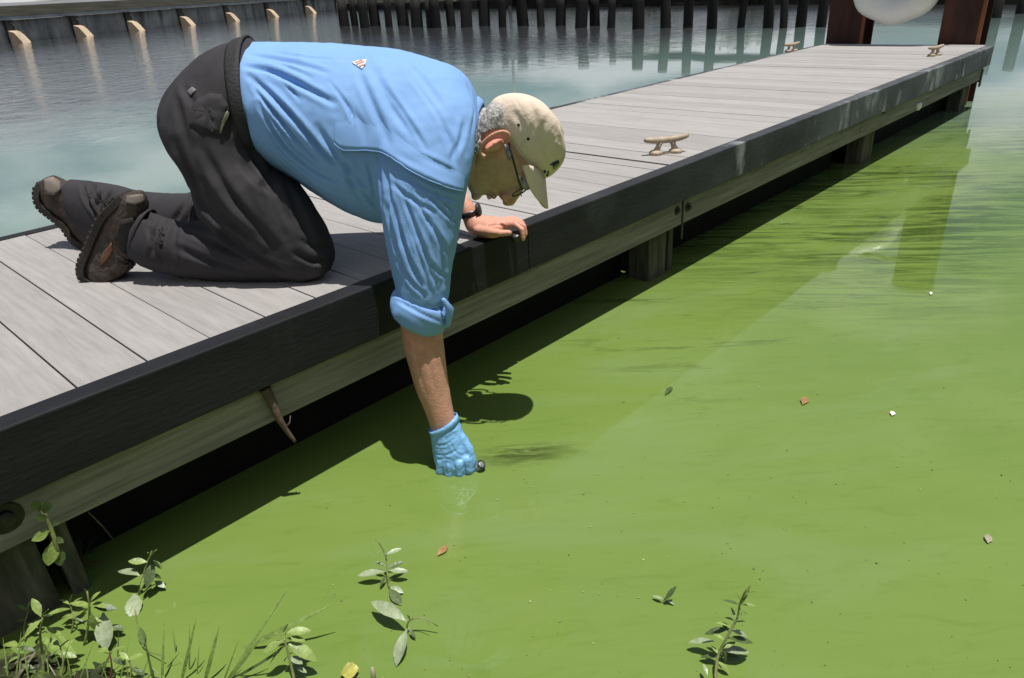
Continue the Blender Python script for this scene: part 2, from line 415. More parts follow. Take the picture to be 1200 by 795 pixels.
    Lk.new(mth('ADD', rip, mth('MULTIPLY', rip2, .6)), bp.inputs['Height']); Lk.new(bp.outputs[0], b.inputs['Normal'])
    return m
M['water'] = water_material()
wv = [(-900, -900, 0), (900, -900, 0), (900, 900, 0), (-900, 900, 0)]
tag(obj('water', (wv, [(0, 1, 2, 3)]), M['water']), kind='structure')

# ------------------------------------------------------------------ dock
V_OUT, V_IN, V_BACK = 2.152*S, 2.24*S, 4.205*S
U_END = (0.4506+50*0.2069)*S; PW = 0.2069*S
K0 = -12
U_BEG = (0.4506+K0*0.2069)*S
dock = empty('dock', ((U_BEG+U_END)/2, (V_OUT+V_BACK)/2, 0), 'long narrow dock of pale grey boards with dark rub boards on timber posts', 'dock')
def plank_mesh(th=.028):
    # board with open top joints; lower lip added to stop sun leaking through
    y0, y1 = V_IN+.002, V_BACK-.002; g = .0016; z = DECK
    pr = [(g, z), (PW-g, z), (PW-g, z-.012), (PW-.0002, z-.012), (PW-.0002, z-th), (.0002, z-th), (.0002, z-.012), (g, z-.012)]
    o = MB(); o.add([(x, y0, q) for x, q in pr]+[(x, y1, q) for x, q in pr], [tuple(range(8)), tuple(range(15, 7, -1))]+[(i, (i+1) % 8, 8+(i+1) % 8, 8+i) for i in range(8)])
    return o
pm = None
db = base_of(dock)
SPLIT = 3.69                      # two dock sections meet here
cuts = [(0.4506+k*0.2069, 0.4506+(k+1)*0.2069) for k in range(K0, 15)] + [(0.4506+15*.2069, SPLIT-.012)]
nfar = 34; wf = (U_END/S-SPLIT-.006)/nfar
cuts += [(SPLIT+.006+i*wf, SPLIT+.006+(i+1)*wf) for i in range(nfar)]
for ua, ub in cuts:
    u0 = ua*S
    if pm is None:
        me = bpy.data.meshes.new('plank'); b = plank_mesh()
        bm = bmesh.new(); vs = [bm.verts.new((p.x, p.y-db.y, p.z)) for p in b.v]; [bm.faces.new([vs[i] for i in f]) for f in b.f]
        bmesh.ops.bevel(bm, geom=[e for e in bm.edges if abs((e.verts[0].co-e.verts[1].co).y) > .5], offset=.0007, segments=1, affect='EDGES')
        bmesh.ops.recalc_face_normals(bm, faces=bm.faces); bm.to_mesh(me); bm.free(); pm = me; pm.materials.append(M['plank'])
    o = bpy.data.objects.new('plank', pm); COL.objects.link(o); o.parent = dock
    o.location = (u0-db.x, 0, random.uniform(-.0012, .0012)+(.003 if ua > SPLIT else 0)-db.z); o.scale[0] = (ub-ua)*S/PW
# rub boards (fascia) in lengths, front and back
F_BOT = CAMZ-1.21*S; B_BOT = CAMZ-1.378*S
def boards(name, joints, y0, y1, z0, z1, m, bev=.004):
    for i, (a, b_) in enumerate(zip(joints[:-1], joints[1:])):
        dz = random.uniform(-.002, .002); dy = random.uniform(-.0015, .0015)
        o = obj(name, MB().box((a+.0015, y0+dy, z0+dz), (b_-.0015, y1, z1+dz)), m, dock); bevel(o, bev)
fj = [U_BEG, -.05*S, 2.35*S, 6.3*S, 8.9*S, U_END+.05*S]
boards('rub_board', fj, V_OUT, V_IN, F_BOT, DECK+.003, M['fascia'])
boards('rub_board', [U_BEG, 1.4*S, 5.1*S, 8.2*S, U_END], V_BACK, V_BACK+.045, F_BOT, DECK+.003, M['fascia'])
BJ = on_y(799.5, 246, V_OUT+.035).x
bj = [U_BEG, BJ, 6.75*S, U_END]
boards('side_beam', bj, V_OUT+.035, V_IN+.035, B_BOT, F_BOT-.001, M['beam'], .005)
boards('side_beam', [U_BEG, 4.0*S, U_END], V_BACK-.06, V_BACK+.01, B_BOT, F_BOT-.001, M['beam'], .005)
obj('end_trim', MB().box((U_END+.001, V_IN+.005, DECK-.14), (U_END+.04, V_BACK-.005, DECK+.006)), M['white_trim'], dock)
obj('end_beam', MB().box((U_END-.05, V_IN+.04, B_BOT), (U_END-.004, V_BACK-.062, DECK-.03)), M['beam'], dock)  # beam added so the underside of the far end stays dark
# cross joists under the boards
for u in [U_BEG+.05+i*.41 for i in range(int((U_END-U_BEG)/.41)+1)]:
    obj('joist', MB().box((u, V_IN+.04, DECK-.2), (u+.045, V_BACK-.062, DECK-.031)), M['post'], dock)
# floats are added black blocks that keep sky light out from under the deck
for a, b_ in ((U_BEG+.05, .0), (.15, 2.35), (2.62, 4.55), (4.85, U_END-.055)):
    bevel(obj('float', MB().box((a, V_IN+.17, -.2), (b_, V_BACK-.2, DECK-.205)), M['under_deck_block'], dock), .02)
# support posts
for u in (0.02, BJ/S-.20, 7.18, 10.45):
    for yy in (V_IN+.04, V_BACK-.17):
        bevel(obj('post', MB().box((u*S, yy, -.9), (u*S+.125, yy+.1, DECK-.205)), M['post'], dock), .006)
        bevel(obj('post', MB().box((u*S+.15, yy+.005, -.9), (u*S+.185, yy+.09, DECK-.205)), M['post'], dock), .004)
# bolts with washers on the beam
bz = (F_BOT+B_BOT)/2
for px, py, r in ((5, 607, .032), (793, 247, .018), (806, 243, .018), (1034, 132, .012), (1108, 94, .012)):
    p = on_y(px, py, V_OUT+.035)
    b = MB().lathe(p, (0, -1, 0), [(r, -.004), (r, .003), (r*.93, .0045), (r*.5, .0045), (r*.46, .012), (r*.3, .015)], 18)
    obj('bolt', b, M['steel'], dock)
p = on_y(800, 262, V_OUT+.035)
obj('joint_plate', MB().box((BJ-.004, V_OUT+.029, B_BOT-.06), (BJ+.004, V_OUT+.034, F_BOT-.003)), M['bracket'], dock)
obj('corner_bracket', MB().box((U_END-.06, V_OUT+.026, B_BOT-.05), (U_END-.015, V_OUT+.034, F_BOT-.03)).box((U_END-.012, V_OUT+.03, B_BOT-.02), (U_END-.004, V_OUT+.12, F_BOT-.05)), M['bracket'], dock)

# ------------------------------------------------------------------ mooring cleats
def cleat(px, py, label, scale, q0, q1):
    c = on_z(px, py, DECK); c.z = DECK+.0015; first = set(o.name for o in COL.objects)
    r = empty('mooring_cleat', c, label, 'cleat', 'cleats screwed to the dock')
    s = scale
    for dx in (-.052, .052):
        foot = MB().lathe(c+Vector((dx*s, 0, 0)), (0, 0, 1), [(.034*s, 0), (.034*s, .014*s), (.030*s, .019*s), (.015*s, .024*s)], 14)
        foot.tube([c+Vector((dx*s, 0, .012*s)), c+Vector((dx*.75*s, 0, .04*s)), c+Vector((dx*.62*s, 0, .066*s))], [.018*s, .013*s, .016*s], 10)
        obj('foot', foot, M['cleat'], r, True)
        obj('screw', MB().lathe(c+Vector((dx*1.25*s, -.012*s, .0155*s)), (0, 0, 1), [(.006*s, 0), (.006*s, .003*s), (.003*s, .004*s)], 8), M['steel'], r)
    hb = MB().tube([c+Vector((x*s, 0, (.072+z)*s)) for x, z in ((-.115, .006), (-.105, .004), (-.07, 0), (-.03, -.002), (.03, -.002), (.07, .002), (.105, .008), (.118, .012))],
                   [q*s for q in (.008, .013, .016, .017, .017, .016, .013, .008)], 10)
    obj('horn', hb, M['cleat'], r, True)
    obj('base_web', MB().box((c.x-.05*s, c.y-.012*s, c.z), (c.x+.05*s, c.y+.012*s, c.z+.010*s)), M['cleat'], r)
    d = on_z(*q1, DECK)-on_z(*q0, DECK); r.rotation_euler[2] = math.atan2(d.y, d.x)
cleat(780, 181, 'tan metal cleat on the dock edge nearest the kneeling man', .80, (757, 184), (807, 179))
cleat(1095, 66, 'small tan cleat on the near edge by the far end of the dock', .8, (1085, 70), (1108, 66))
cleat(927, 61, 'tan cleat on the back edge of the dock, left of the rusty piles', .8, (917, 63), (938, 60))

# ------------------------------------------------------------------ steel piles at the dock end, with the ring between
def hpile(x, y, w, label):
    r = empty('steel_pile', (x, y, 0), label, 'pile', 'rusty steel piles at the dock end')
    top = 1.66
    obj('flange', MB().box((x, y-w/2, -1), (x+.016, y+w/2, top)), M['rust'], r)
    obj('flange', MB().box((x+.23, y-w/2, -1), (x+.246, y+w/2, top)), M['rust'], r)
    obj('web', MB().box((x+.0165, y-.009, -1), (x+.2295, y+.009, top)), M['rust'], r)
    obj('worn_edge', MB().box((x-.004, y-w/2-.003, -1), (x+.018, y-w/2+.022, top-.001)), M['rust_edge'], r)
    obj('pile_cap', MB().lathe((x+.122, y, top), (0, 0, 1), [(w*.62, 0), (w*.62, .015), (w*.5, .03), (w*.2, .05)], 20), M['rust'], r)
PX = U_END+.09
pl = [on_x(q, 50, PX+.008) for q in (968, 1010)]; pr = [on_x(q, 52, PX+.008) for q in (1104, 1141)]
wl = pl[0].y-pl[1].y; wr = pr[0].y-pr[1].y
yl = (pl[0].y+pl[1].y)/2; yr = (pr[0].y+pr[1].y)/2
hpile(PX, yl, wl, 'left rusty brown steel pile behind the far end of the dock')
hpile(PX, yr, wl*.95, 'right rusty brown steel pile at the corner of the dock end')
rc = on_x(1054, -31, PX-.06)
bz2 = rc.z+.40
bar = empty('hanging_rail', (PX-.02, (yl+yr)/2, bz2), 'plain steel rail across the two rusty piles above the white ring', 'rail')
obj('rail_tube', MB().tube([(PX-.022, yl+.1, bz2), (PX-.022, yr-.1, bz2)], .02, 12), M['rust'], bar, True)
ring = empty('life_ring', rc, 'white life ring hanging between the rusty piles', 'life ring')
R0, r0 = .272, .118
rings = []
for i in range(48):
    a = 2*math.pi*i/48
    k = 1.0 + .03*math.cos(8*a)                       # faintly eight sided
    ca = Vector((0, math.cos(a), math.sin(a)))
    rings.append([rc + ca*(R0*k + r0*math.cos(q)*(.86 if math.cos(q) < 0 else 1.0)) + Vector((1, 0, 0))*(r0*.85*math.sin(q)) for q in [2*math.pi*j/18 for j in range(18)]])
rg = MB(); n = 18; vv = [p for r in rings for p in r]
rg.add(vv, [(i*n+j, i*n+(j+1) % n, ((i+1) % 48)*n+(j+1) % n, ((i+1) % 48)*n+j) for i in range(48) for j in range(n)])
obj('ring_body', rg, M['ring'], ring, True)
for a in (.3, 1.35, 2.4, 3.5, 4.3, 5.1, 5.9):
    ca = Vector((0, math.cos(a), math.sin(a))); ta = Vector((0, -math.sin(a), math.cos(a)))
    band = MB(); rr = []
    for q in (-.012, .012):
        rr.append([rc+ca*(R0+(r0+.004)*math.cos(w)*(.88 if math.cos(w) < 0 else 1.0))+ta*q+Vector((1, 0, 0))*((r0+.004)*.87*math.sin(w)) for w in [2*math.pi*j/18 for j in range(18)]])
    if 3.6 < a < 5.6: continue
    band.loft(rr, False); o = obj('ring_band', band, M['ring'], ring, True)
obj('ring_strap', MB().tube([rc+Vector((-.01, -.03, R0+r0*.9)), (PX-.022, rc.y-.015, bz2+.022), (PX-.022, rc.y+.015, bz2+.022), rc+Vector((-.01, .03, R0+r0*.9))], .006, 6), M['rope'], ring)

# ------------------------------------------------------------------ seawall on the far left
M['concrete'] = mat('stained_concrete', (.36, .35, .32), .85, .2, noise_scale=1.2, var=.3, bump=.2, bump_scale=6, extra=lambda t, b, g: (overlay(t, b, g, (.17, .165, .15), .9, .45, .68, (1, 1, .25), .8), overlay(t, b, g, (.04, .042, .035), 2.2, .52, .66, (1, 1, .15), .8, offset=(4, 4, 0))))
M['concrete_dark'] = mat('dark_stained_concrete', (.075, .073, .066), .85, .2, noise_scale=2, var=.4)
M['buttress'] = mat('pale_buff_concrete', (.46, .36, .25), .8, .2, noise_scale=2, var=.2)
M['cap'] = mat('blue_grey_cap', (.13, .15, .17), .6, .4, noise_scale=2, var=.3)
M['land'] = mat('dark_bank_grass', (.022, .022, .015), .95, .1, noise_scale=.8, var=.5, bump=.8, bump_scale=3)
M['path'] = mat('pale_promenade', (.15, .155, .16), .8, .2, noise_scale=.7, var=.15)
W0 = on_z(0, 52, 0); W1 = on_z(383, 13.5, 0)
wd_ = (W1-W0); wl_ = wd_.length; wt = wd_.normalized(); wnrm = Vector((wt.y, -wt.x, 0))
if wnrm.dot(-W0) < 0: wnrm = -wnrm                                  # towards the water
def wall_t(px, py):
    r = Vector(ray(px, py)); n = Vector((0, 0, 1)).cross(wt)
    k = (W0-Vector(CAM)).dot(n)/r.dot(n); return (Vector(CAM)+r*k-W0).dot(wt)
marks = [wall_t(px, 50-px*.1) for px in (15, 90, 152, 213, 266, 313, 358)]
step = marks[1]-marks[0]
marks = [marks[0]-step*i for i in (4, 3, 2, 1)] + marks
gap = (marks[-1]-marks[-3])/2
while marks[-1] < wl_*1.04: marks.append(marks[-1]+gap)
wall = empty('seawall', W0, 'long stained concrete seawall with pale sloped footings in the far left', 'seawall')
WH = CAMZ-.10
def wall_box(t0, t1, d0, d1, z0, z1):
    return MB().obox(W0+wt*(t0+t1)/2+wnrm*(d0+d1)/2+Vector((0, 0, (z0+z1)/2)), wt*(t1-t0)/2, wnrm*(d1-d0)/2, Vector((0, 0, (z1-z0)/2)))
for a, b_ in zip(marks[:-1], marks[1:]):
    obj('panel', wall_box(a+.03, b_-.03, -.35, 0, -.6, WH-.14), M['concrete'], wall)
for t in marks:
    obj('pilaster', wall_box(t-.18, t+.18, -.3, .14, -.6, WH-.13), M['concrete_dark'], wall)
    c = W0+wt*t; w = .20
    vs = []
    for s in (-w, w): vs += [c+wt*s+wnrm*q+Vector((0, 0, z)) for q, z in ((.13, -.5), (.80, -.5), (.80, -.05), (.42, .40), (.13, .48))]
    obj('footing', (vs, [(0, 1, 2, 3, 4), (9, 8, 7, 6, 5)]+[(i, 5+i, 5+(i+1) % 5, (i+1) % 5) for i in range(5)]), M['buttress'], wall)
    obj('tie_rod', MB().tube([c+wnrm*.15+Vector((0, 0, WH-.2)), c+wnrm*.5+wt*.2+Vector((0, 0, .4))], .02, 5), M['concrete_dark'], wall)
obj('coping', wall_box(marks[0], marks[-1], -.6, .22, WH-.125, WH-.02), M['cap'], wall)
obj('coping', wall_box(marks[0], marks[-1], -.62, .12, WH-.019, WH+.03), M['concrete_dark'], wall)
# land behind
def strip(name, d, z, m, t0=-120, t1=None):
    t1 = t1 or wl_*1.05
    rows = [[W0+wt*t-wnrm*q+Vector((0, 0, h)) for q, h in zip(d, z)] for t in np.linspace(t0, t1, 30)]
    v = [p for r in rows for p in r]; k = len(d)
    return tag(obj(name, (v, [(i*k+j, i*k+j+1, (i+1)*k+j+1, (i+1)*k+j) for i in range(29) for j in range(k-1)]), m), kind='structure')
strip('grass_verge', (.6, 3, 6, 9), (WH-.05, WH+.12, WH+.42, WH+.5), M['land'])
strip('promenade', (9, 14, 400), (WH+.5, WH+.72, WH+.9), M['path'])

# ------------------------------------------------------------------ far bank, timber piles in the water
M['pile_wood'] = mat('black_wet_timber', (.012, .011, .010), .8, .3, noise_scale=4, var=.5, bump=.5, bump_scale=14, stretch=(1, 1, .2))
M['pole'] = mat('grey_pole', (.2, .2, .2), .6, .3, noise_scale=5, var=.2)
tb = empty('timber_breakwater', on_z(700, 32, 0), 'row of dark timber piles with a waler standing in the far water', 'breakwater')
pxs = [404, 416, 428, 440, 456, 473, 489, 507, 512, 529, 547, 568, 589, 613, 634, 657, 681, 697, 716, 748, 780, 806, 834, 868, 900, 918, 938, 962]
rnd = random.Random(3); tops = []
for px in pxs:
    py = 31.5+rnd.uniform(-1.5, 1.5) + (1 if px > 700 else 0)
    p = on_z(px, py, 0); k = rnd.uniform(.7, 1.25); hgt = rnd.uniform(.80, 1.1)
    wdt = 5.2*(p-Vector(CAM)).length/FOC*k
    lean = Vector((rnd.uniform(-.07, .07), rnd.uniform(-.07, .07), 0))
    b = MB().tube([p+Vector((0, 0, -.8))-lean, p, p+lean*.5+Vector((0, 0, hgt*.6)), p+lean+Vector((0, 0, hgt))], [wdt*1.1, wdt*1.06, wdt, wdt*.93], 10)
    obj('pile', b, M['pile_wood'], tb, True); tops.append(p)
for i in range(len(tops)-1):
    a, b_ = tops[i], tops[i+1]; d = (b_-a); n_ = Vector((-d.y, d.x, 0)).normalized()*.16; n_ = n_ if n_.dot(a) > 0 else -n_
    obj('waler', MB().obox((a+b_)/2+n_+Vector((0, 0, .62)), d/2*.995, n_.normalized()*.05, (0, 0, .09)), M['pile_wood'], tb)
for px, py, h, lab in ((1166, 21, 1.05, 'single dark timber pile in the water right of the dock end'), (1197, 16, 1.1, 'dark timber pile at the upper right edge of the picture')):
    p = on_z(px, py, 0); w = 5*(p-Vector(CAM)).length/FOC
    o = MB().tube([p+Vector((0, 0, -.8)), p, p+Vector((.04, .02, h))], [w*1.1, w, w*.9], 12)
    r = empty('timber_pile', p, lab, 'pile'); obj('shaft', o, M['pile_wood'], r, True)
# thin mooring poles
for px, py, h, lab in ((598, 18, 3.2, 'tall thin grey pole beyond the timber piles'), (352, 18, 3.0, 'thin grey pole in front of the far seawall')):
    p = on_z(px, py, 0); r = empty('thin_pole', p, lab, 'pole')
    obj('shaft', MB().tube([p+Vector((0, 0, -.5)), p+Vector((.02, 0, h))], [.06, .045], 8), M['pole'], r, True)
# far bank
B = [on_z(px, py, 0) for px, py in ((372, 12), (480, 11.5), (600, 10.5), (760, 8), (900, 6), (1050, 6), (1240, 6), (1500, 4))]
bk = []; bf = []
for p in B:
    d = Vector((p.x, p.y, 0)).normalized()
    bk += [p+Vector((0, 0, -.4)), p+d*.15+Vector((0, 0, .42)), p+d*2.5+Vector((0, 0, .60)), p+d*12+Vector((0, 0, .85)), p+d*500+Vector((0, 0, .9))]
for i in range(len(B)-1): bf += [(i*5+j, i*5+j+1, i*5+j+6, i*5+j+5) for j in range(4)]
tag(obj('far_bank', (bk, bf), M['land']), kind='structure')
M['leaf_far'] = mat('dark_bank_foliage', (.05, .07, .025), .8, .2, noise_scale=1.5, var=.5)
def leaf_clump(mb, c, rx, rz, n, size, rg):
    for _ in range(n):
        while True:
            q = Vector((rg.uniform(-1, 1), rg.uniform(-1, 1), rg.uniform(-1, 1)))
            if q.length < 1: break
        p = c+Vector((q.x*rx, q.y*rx, q.z*rz)); a = Vector((rg.gauss(0, 1), rg.gauss(0, 1), rg.gauss(0, .6))).normalized(); b_ = a.orthogonal().normalized()
        s = size*rg.uniform(.6, 1.3)
        mb.add([p-a*s, p+b_*s*.4, p+a*s, p-b_*s*.4], [(0, 1, 2, 3)])
rg_ = random.Random(11)
for i, (px, lab) in enumerate(((330, 'dark shrub on the bank where the seawall ends'), (385, 'low dark shrub at the corner behind the first timber piles'), (470, 'low green shrub on the far bank behind the timber piles'), (560, 'broad dark shrub on the far bank left of the thin pole'), (650, 'green shrub on the far bank right of the thin pole'), (760, 'low dark shrub on the far bank left of the rusty piles'), (880, 'small shrub on the far bank close to the rusty piles'))):
    p = on_z(px, 12-(px-330)*.008, 0); d = Vector((p.x, p.y, 0)).normalized(); p = p+d*1.2; p.z = .6
    r = empty('bank_shrub', p, lab, 'shrub')
    mb = MB()
    for j in range(7): leaf_clump(mb, p+Vector((rg_.uniform(-1.3, 1.3), rg_.uniform(-1.3, 1.3), rg_.uniform(.1, .5))), .8, .45, 150, .10, rg_)
    obj('foliage', mb, M['leaf_far'], r)
    obj('stem', MB().tube([p+Vector((0, 0, -.4)), p+Vector((.1, 0, .4))], [.05, .03], 6).tube([p+Vector((.3, 0, -.4)), p+Vector((.7, .2, .4))], [.04, .02], 6).tube([p+Vector((-.3, .2, -.4)), p+Vector((-.6, .2, .4))], [.04, .02], 6), M['pile_wood'], r)
# unseen grass bank behind the camera, added and raised to block low sky light
nbk = []; rows = [(-.25, -.4), (-.55, .05), (-1.4, .7), (-3.0, 2.2), (-5.5, 4.2), (-9, 5.6), (-60, 7.0)]
xs = [-40, -20, -10, -5, -2, 0, 2, 4.5, 7, 12, 25, 45]
for i, xx in enumerate(xs):
    for dy, zz in rows: nbk.append(Vector((xx, dy-.35-.12*max(0, xx)+.25*math.sin(xx*1.7), zz)))
tag(obj('sky_blocking_bank', (nbk, [(i*7+j, i*7+j+1, i*7+j+8, i*7+j+7) for i in range(len(xs)-1) for j in range(6)]), M['land']), kind='structure')
# ------------------------------------------------------------------ the kneeling man
def col_attr(me, colours):
    a = me.color_attributes.new('tone', 'FLOAT_COLOR', 'POINT')
    c = np.ones((len(me.vertices), 4)); c[:, :3] = colours; a.data.foreach_set('color', c.ravel())
def use_attr(t, b, geo):
    n = t.nodes.new('ShaderNodeAttribute'); n.attribute_name = 'tone'; mx = t.nodes.new('ShaderNodeMix'); mx.data_type = 'RGBA'; mx.blend_type = 'MULTIPLY'; mx.inputs['Factor'].default_value = 1
    s = b.inputs['Base Color']; t.links.new(s.links[0].from_socket, mx.inputs['A']); t.links.new(n.outputs['Color'], mx.inputs['B']); t.links.new(mx.outputs['Result'], s)
def weave(t, b, geo): pass
def crumple(scale, strength, st=(1, 1, 1), dist=.012):
    """fine cloth wrinkles as relief"""
    def f(t, b, geo):
        N, Lk = t.nodes, t.links
        mp = N.new('ShaderNodeMapping'); mp.inputs['Scale'].default_value = st; Lk.new(geo.outputs['Position'], mp.inputs[0])
        n = N.new('ShaderNodeTexNoise'); n.noise_type = 'RIDGED_MULTIFRACTAL'; n.inputs['Scale'].default_value = scale; n.inputs['Detail'].default_value = 4; n.inputs['Roughness'].default_value = .55; n.inputs['Distortion'].default_value = .6
        Lk.new(mp.outputs[0], n.inputs[0])
        w = N.new('ShaderNodeTexNoise'); w.inputs['Scale'].default_value = 420; w.inputs['Detail'].default_value = 2; Lk.new(geo.outputs['Position'], w.inputs[0])
        a = N.new('ShaderNodeMath'); a.operation = 'MULTIPLY_ADD'; a.inputs[1].default_value = .12; Lk.new(w.outputs[0], a.inputs[0]); Lk.new(n.outputs[0], a.inputs[2])
        bp = N.new('ShaderNodeBump'); bp.inputs['Strength'].default_value = strength; bp.inputs['Distance'].default_value = dist
        Lk.new(a.outputs[0], bp.inputs['Height']); Lk.new(bp.outputs[0], b.inputs['Normal'])
    return f
M['skin'] = mat('skin', (.52, .315, .235), .5, .4, noise_scale=45, var=.14, bump=.22, bump_scale=200, sss=.10, extra=use_attr)
M['shirt'] = mat('light_blue_shirt', (.19, .35, .64), .75, .25, noise_scale=7, var=.04, extra=crumple(8, .42, (1.2, 1.2, .8)))
M['trouser'] = mat('charcoal_trousers', (.032, .030, .033), .8, .25, noise_scale=14, var=.14, extra=crumple(9, .6, (1, 1, 1)))
M['belt'] = mat('dark_woven_belt', (.026, .025, .026), .7, .3, noise_scale=120, var=.3, bump=.3, bump_scale=160)
M['cap'] = mat('tan_cotton_cap', (.66, .545, .44), .85, .2, noise_scale=14, var=.06, bump=.3, bump_scale=60, extra=lambda t, b, g: overlay(t, b, g, (.30, .25, .18), 16, .62, .76, amount=.5))
M['cap_under'] = M['cap']
M['boot'] = mat('brown_hiking_leather', (.055, .043, .034), .75, .3, noise_scale=38, var=.5, bump=.5, bump_scale=110)
M['boot_mesh'] = mat('dark_boot_mesh', (.035, .032, .03), .8, .2, noise_scale=200, var=.4, bump=.4, bump_scale=300)
M['suede'] = mat('rust_brown_suede', (.13, .07, .04), .85, .2, noise_scale=60, var=.25)
M['rubber'] = mat('dark_rubber_sole', (.028, .024, .020), .75, .3, noise_scale=50, var=.3, bump=.2, bump_scale=150)
M['rubber_pale'] = mat('worn_grey_heel', (.16, .135, .115), .75, .3, noise_scale=50, var=.2)
M['hair'] = mat('grey_white_hair', (.42, .40, .37), .7, .3, noise_scale=60, var=.35, bump=.9, bump_scale=160, stretch=(1, 1, .35))
M['black'] = mat('black_plastic', (.012, .012, .013), .35, .5, noise_scale=60, var=.2)
M['glass'] = mat('clear_lens', (.9, .95, .95), .03, .2)
b_ = M['glass'].node_tree.nodes['Principled BSDF']; b_.inputs['Transmission Weight'].default_value = 1; b_.inputs['IOR'].default_value = 1.02
M['glove'] = mat('blue_nitrile_glove', (.20, .44, .75), .38, .45, noise_scale=30, var=.1, bump=.45, bump_scale=55)
M['patch_grey'] = mat('grey_tape_patch', (.17, .17, .18), .5, .4, noise_scale=100, var=.1)
M['zip'] = mat('olive_zip', (.10, .105, .06), .5, .5, noise_scale=100, var=.2)
M['seam'] = mat('dark_stitching', (.012, .012, .013), .8, .2, noise_scale=100, var=.1)
M['badge'] = mat('white_badge', (.78, .77, .75), .6, .3, noise_scale=60, var=.03)
M['badge_red'] = mat('red_badge_print', (.50, .26, .23), .6, .3, noise_scale=60, var=.05)
M['navy'] = mat('navy_embroidery', (.015, .02, .06), .7, .3, noise_scale=200, var=.2)
M['green_thread'] = mat('green_embroidery', (.22, .25, .13), .8, .2, noise_scale=200, var=.2)
M['eye_white'] = mat('eye_white', (.6, .57, .53), .3, .5, noise_scale=60, var=.03)

man = empty('person', on_z(330, 305, DECK), 'man in light blue shirt and tan cap kneeling on the dock, gloved hand in water', 'person')

# ---- skin: one continuous body (head, neck, trunk core, arms, hands)
HL = 2.69
bd = MB()
LFH = (LF*math.cos(.42)-Vector((0, 0, math.sin(.42))))        # the head is rolled a little, near side up
# trunk core and legs core (under the clothes)
section_loft(bd, [(262,100,300,165,2.75,.09), (340,80,345,180,2.75,.10), (420,85,425,205,2.75,.12), (490,92,492,215,2.75,.12), (530,112,525,200,2.75,.09), (545,130,538,198,2.75,.058)], 16, 2)
section_loft(bd, [(536,138,528,200,2.75,.060), (551,136,543,205,2.75,.060), (562,130,547,212,2.72,.060), (569,128,551,221,2.70,.061)], 20, 3)
# head, chin to crown  (front edge first)
section_loft(bd, [(549,222,571,134,HL,.052,-.10), (556,231,575,128,HL,.062,-.22), (566,229,579,124,HL,.068,-.28), (576,227.5,585,120,HL,.071,-.3), (589,226,594,116,HL,.073,-.3), (603,222,602,114,HL,.074,-.26),
                  (614,218,611,113,HL,.076,-.2), (628,212,624,117,HL,.076,-.12), (642,203,640,128,HL,.068,0), (652,190,652,146,HL,.045,0)], 28, 4, side=LFH)
def e_px(px, py, L, fx, fy, a, ux, uy, b, c):
    """ellipsoid with two axes given as image directions on the man's side plane; a,b,c half sizes in metres"""
    p = on_l(px, py, L); f = (on_l(px+fx, py+fy, L)-p).normalized(); u = (on_l(px+ux, py+uy, L)-p).normalized()
    bd.ell(p, f*a, u*b, LF*c, 16, 10)
cS = 2.77
# nose
bd.tube([on_l(606, 219, HL), on_l(597, 228, HL), on_l(590, 229, HL)], [.010, .014, .012], 12, round_end=True)
bd.tube([on_l(613, 217, HL), on_l(606, 227, HL), on_l(598, 236.5, HL), on_l(593.5, 237, HL)], [.007, .0095, .0125, .0105], 12, round_end=True)
for dL in (-.020, .020): e_px(591, 231.5, HL+dL, .4, .9, .0105, .9, -.4, .010, .008)
# lips, chin, brows, cheek
e_px(579.5, 229.5, HL, .3, .95, .008, .95, -.3, .0055, .022)
e_px(573.5, 230, HL, .3, .95, .0085, .95, -.3, .006, .020)
e_px(558.5, 229.0, HL, .3, .95, .012, .95, -.3, .014, .022)
for dL in (-.045, .045): e_px(617, 214.5, HL+dL, .4, .9, .012, .9, -.4, .009, .024)
for dL in (): e_px(594, 203, HL+dL, .4, .9, .022, .9, -.4, .026, .016)
# ears: a thin bowl with a rolled rim
for sgn in (-1, 1):
    EL = HL+sgn*.118
    e_px(579, 171, EL-.004*sgn, .35, .93, .013, .93, -.40, .026, .0085)
    rim = [on_l(a, b, EL+sgn*q) for a, b, q in ((564.5,183,.004), (562,177,.012), (565,169,.020), (573,161,.027), (583,155.5,.03), (592,154.5,.028), (597,159,.02), (596,166,.010))]
    bd.tube(catmull(rim, 3), .0048, 8, round_end=True)
    bd.tube([on_l(571, 175, EL+sgn*.012), on_l(580, 168, EL+sgn*.014), on_l(588, 164, EL+sgn*.010)], .004, 6, round_end=True)
    e_px(566.5, 183.5, EL+.006*sgn, .35, .93, .007, .93, -.4, .008, .005)
# right arm, shoulder to wrist
section_loft(bd, [(480,110,535,110,2.62,.06), (470,180,532,170,2.47,.055), (474,250,530,245,2.43,.052), (475,320,523,318,2.40,.046), (473,350,521,350,2.385,.043), (469.5,376,518.5,386,2.372,.042),
                  (474.5,408,521,416,2.357,.043), (481,432,524,442,2.345,.040), (488,456,527.5,463,2.335,.036), (498,480,531,482,2.322,.030), (505.5,503,534.5,494,2.312,.026),
                  (509,518,540,508,2.305,.026), (513,540,548,533,2.295,.030), (518,553,550,550,2.29,.028)], 24, 4)
# tendon ridges on the forearm
bd.tube([on_l(492, 388, 2.372-.055), on_l(497, 420, 2.357-.052), on_l(505, 462, 2.335-.044)], [.006, .0095, .006], 8, round_end=True)
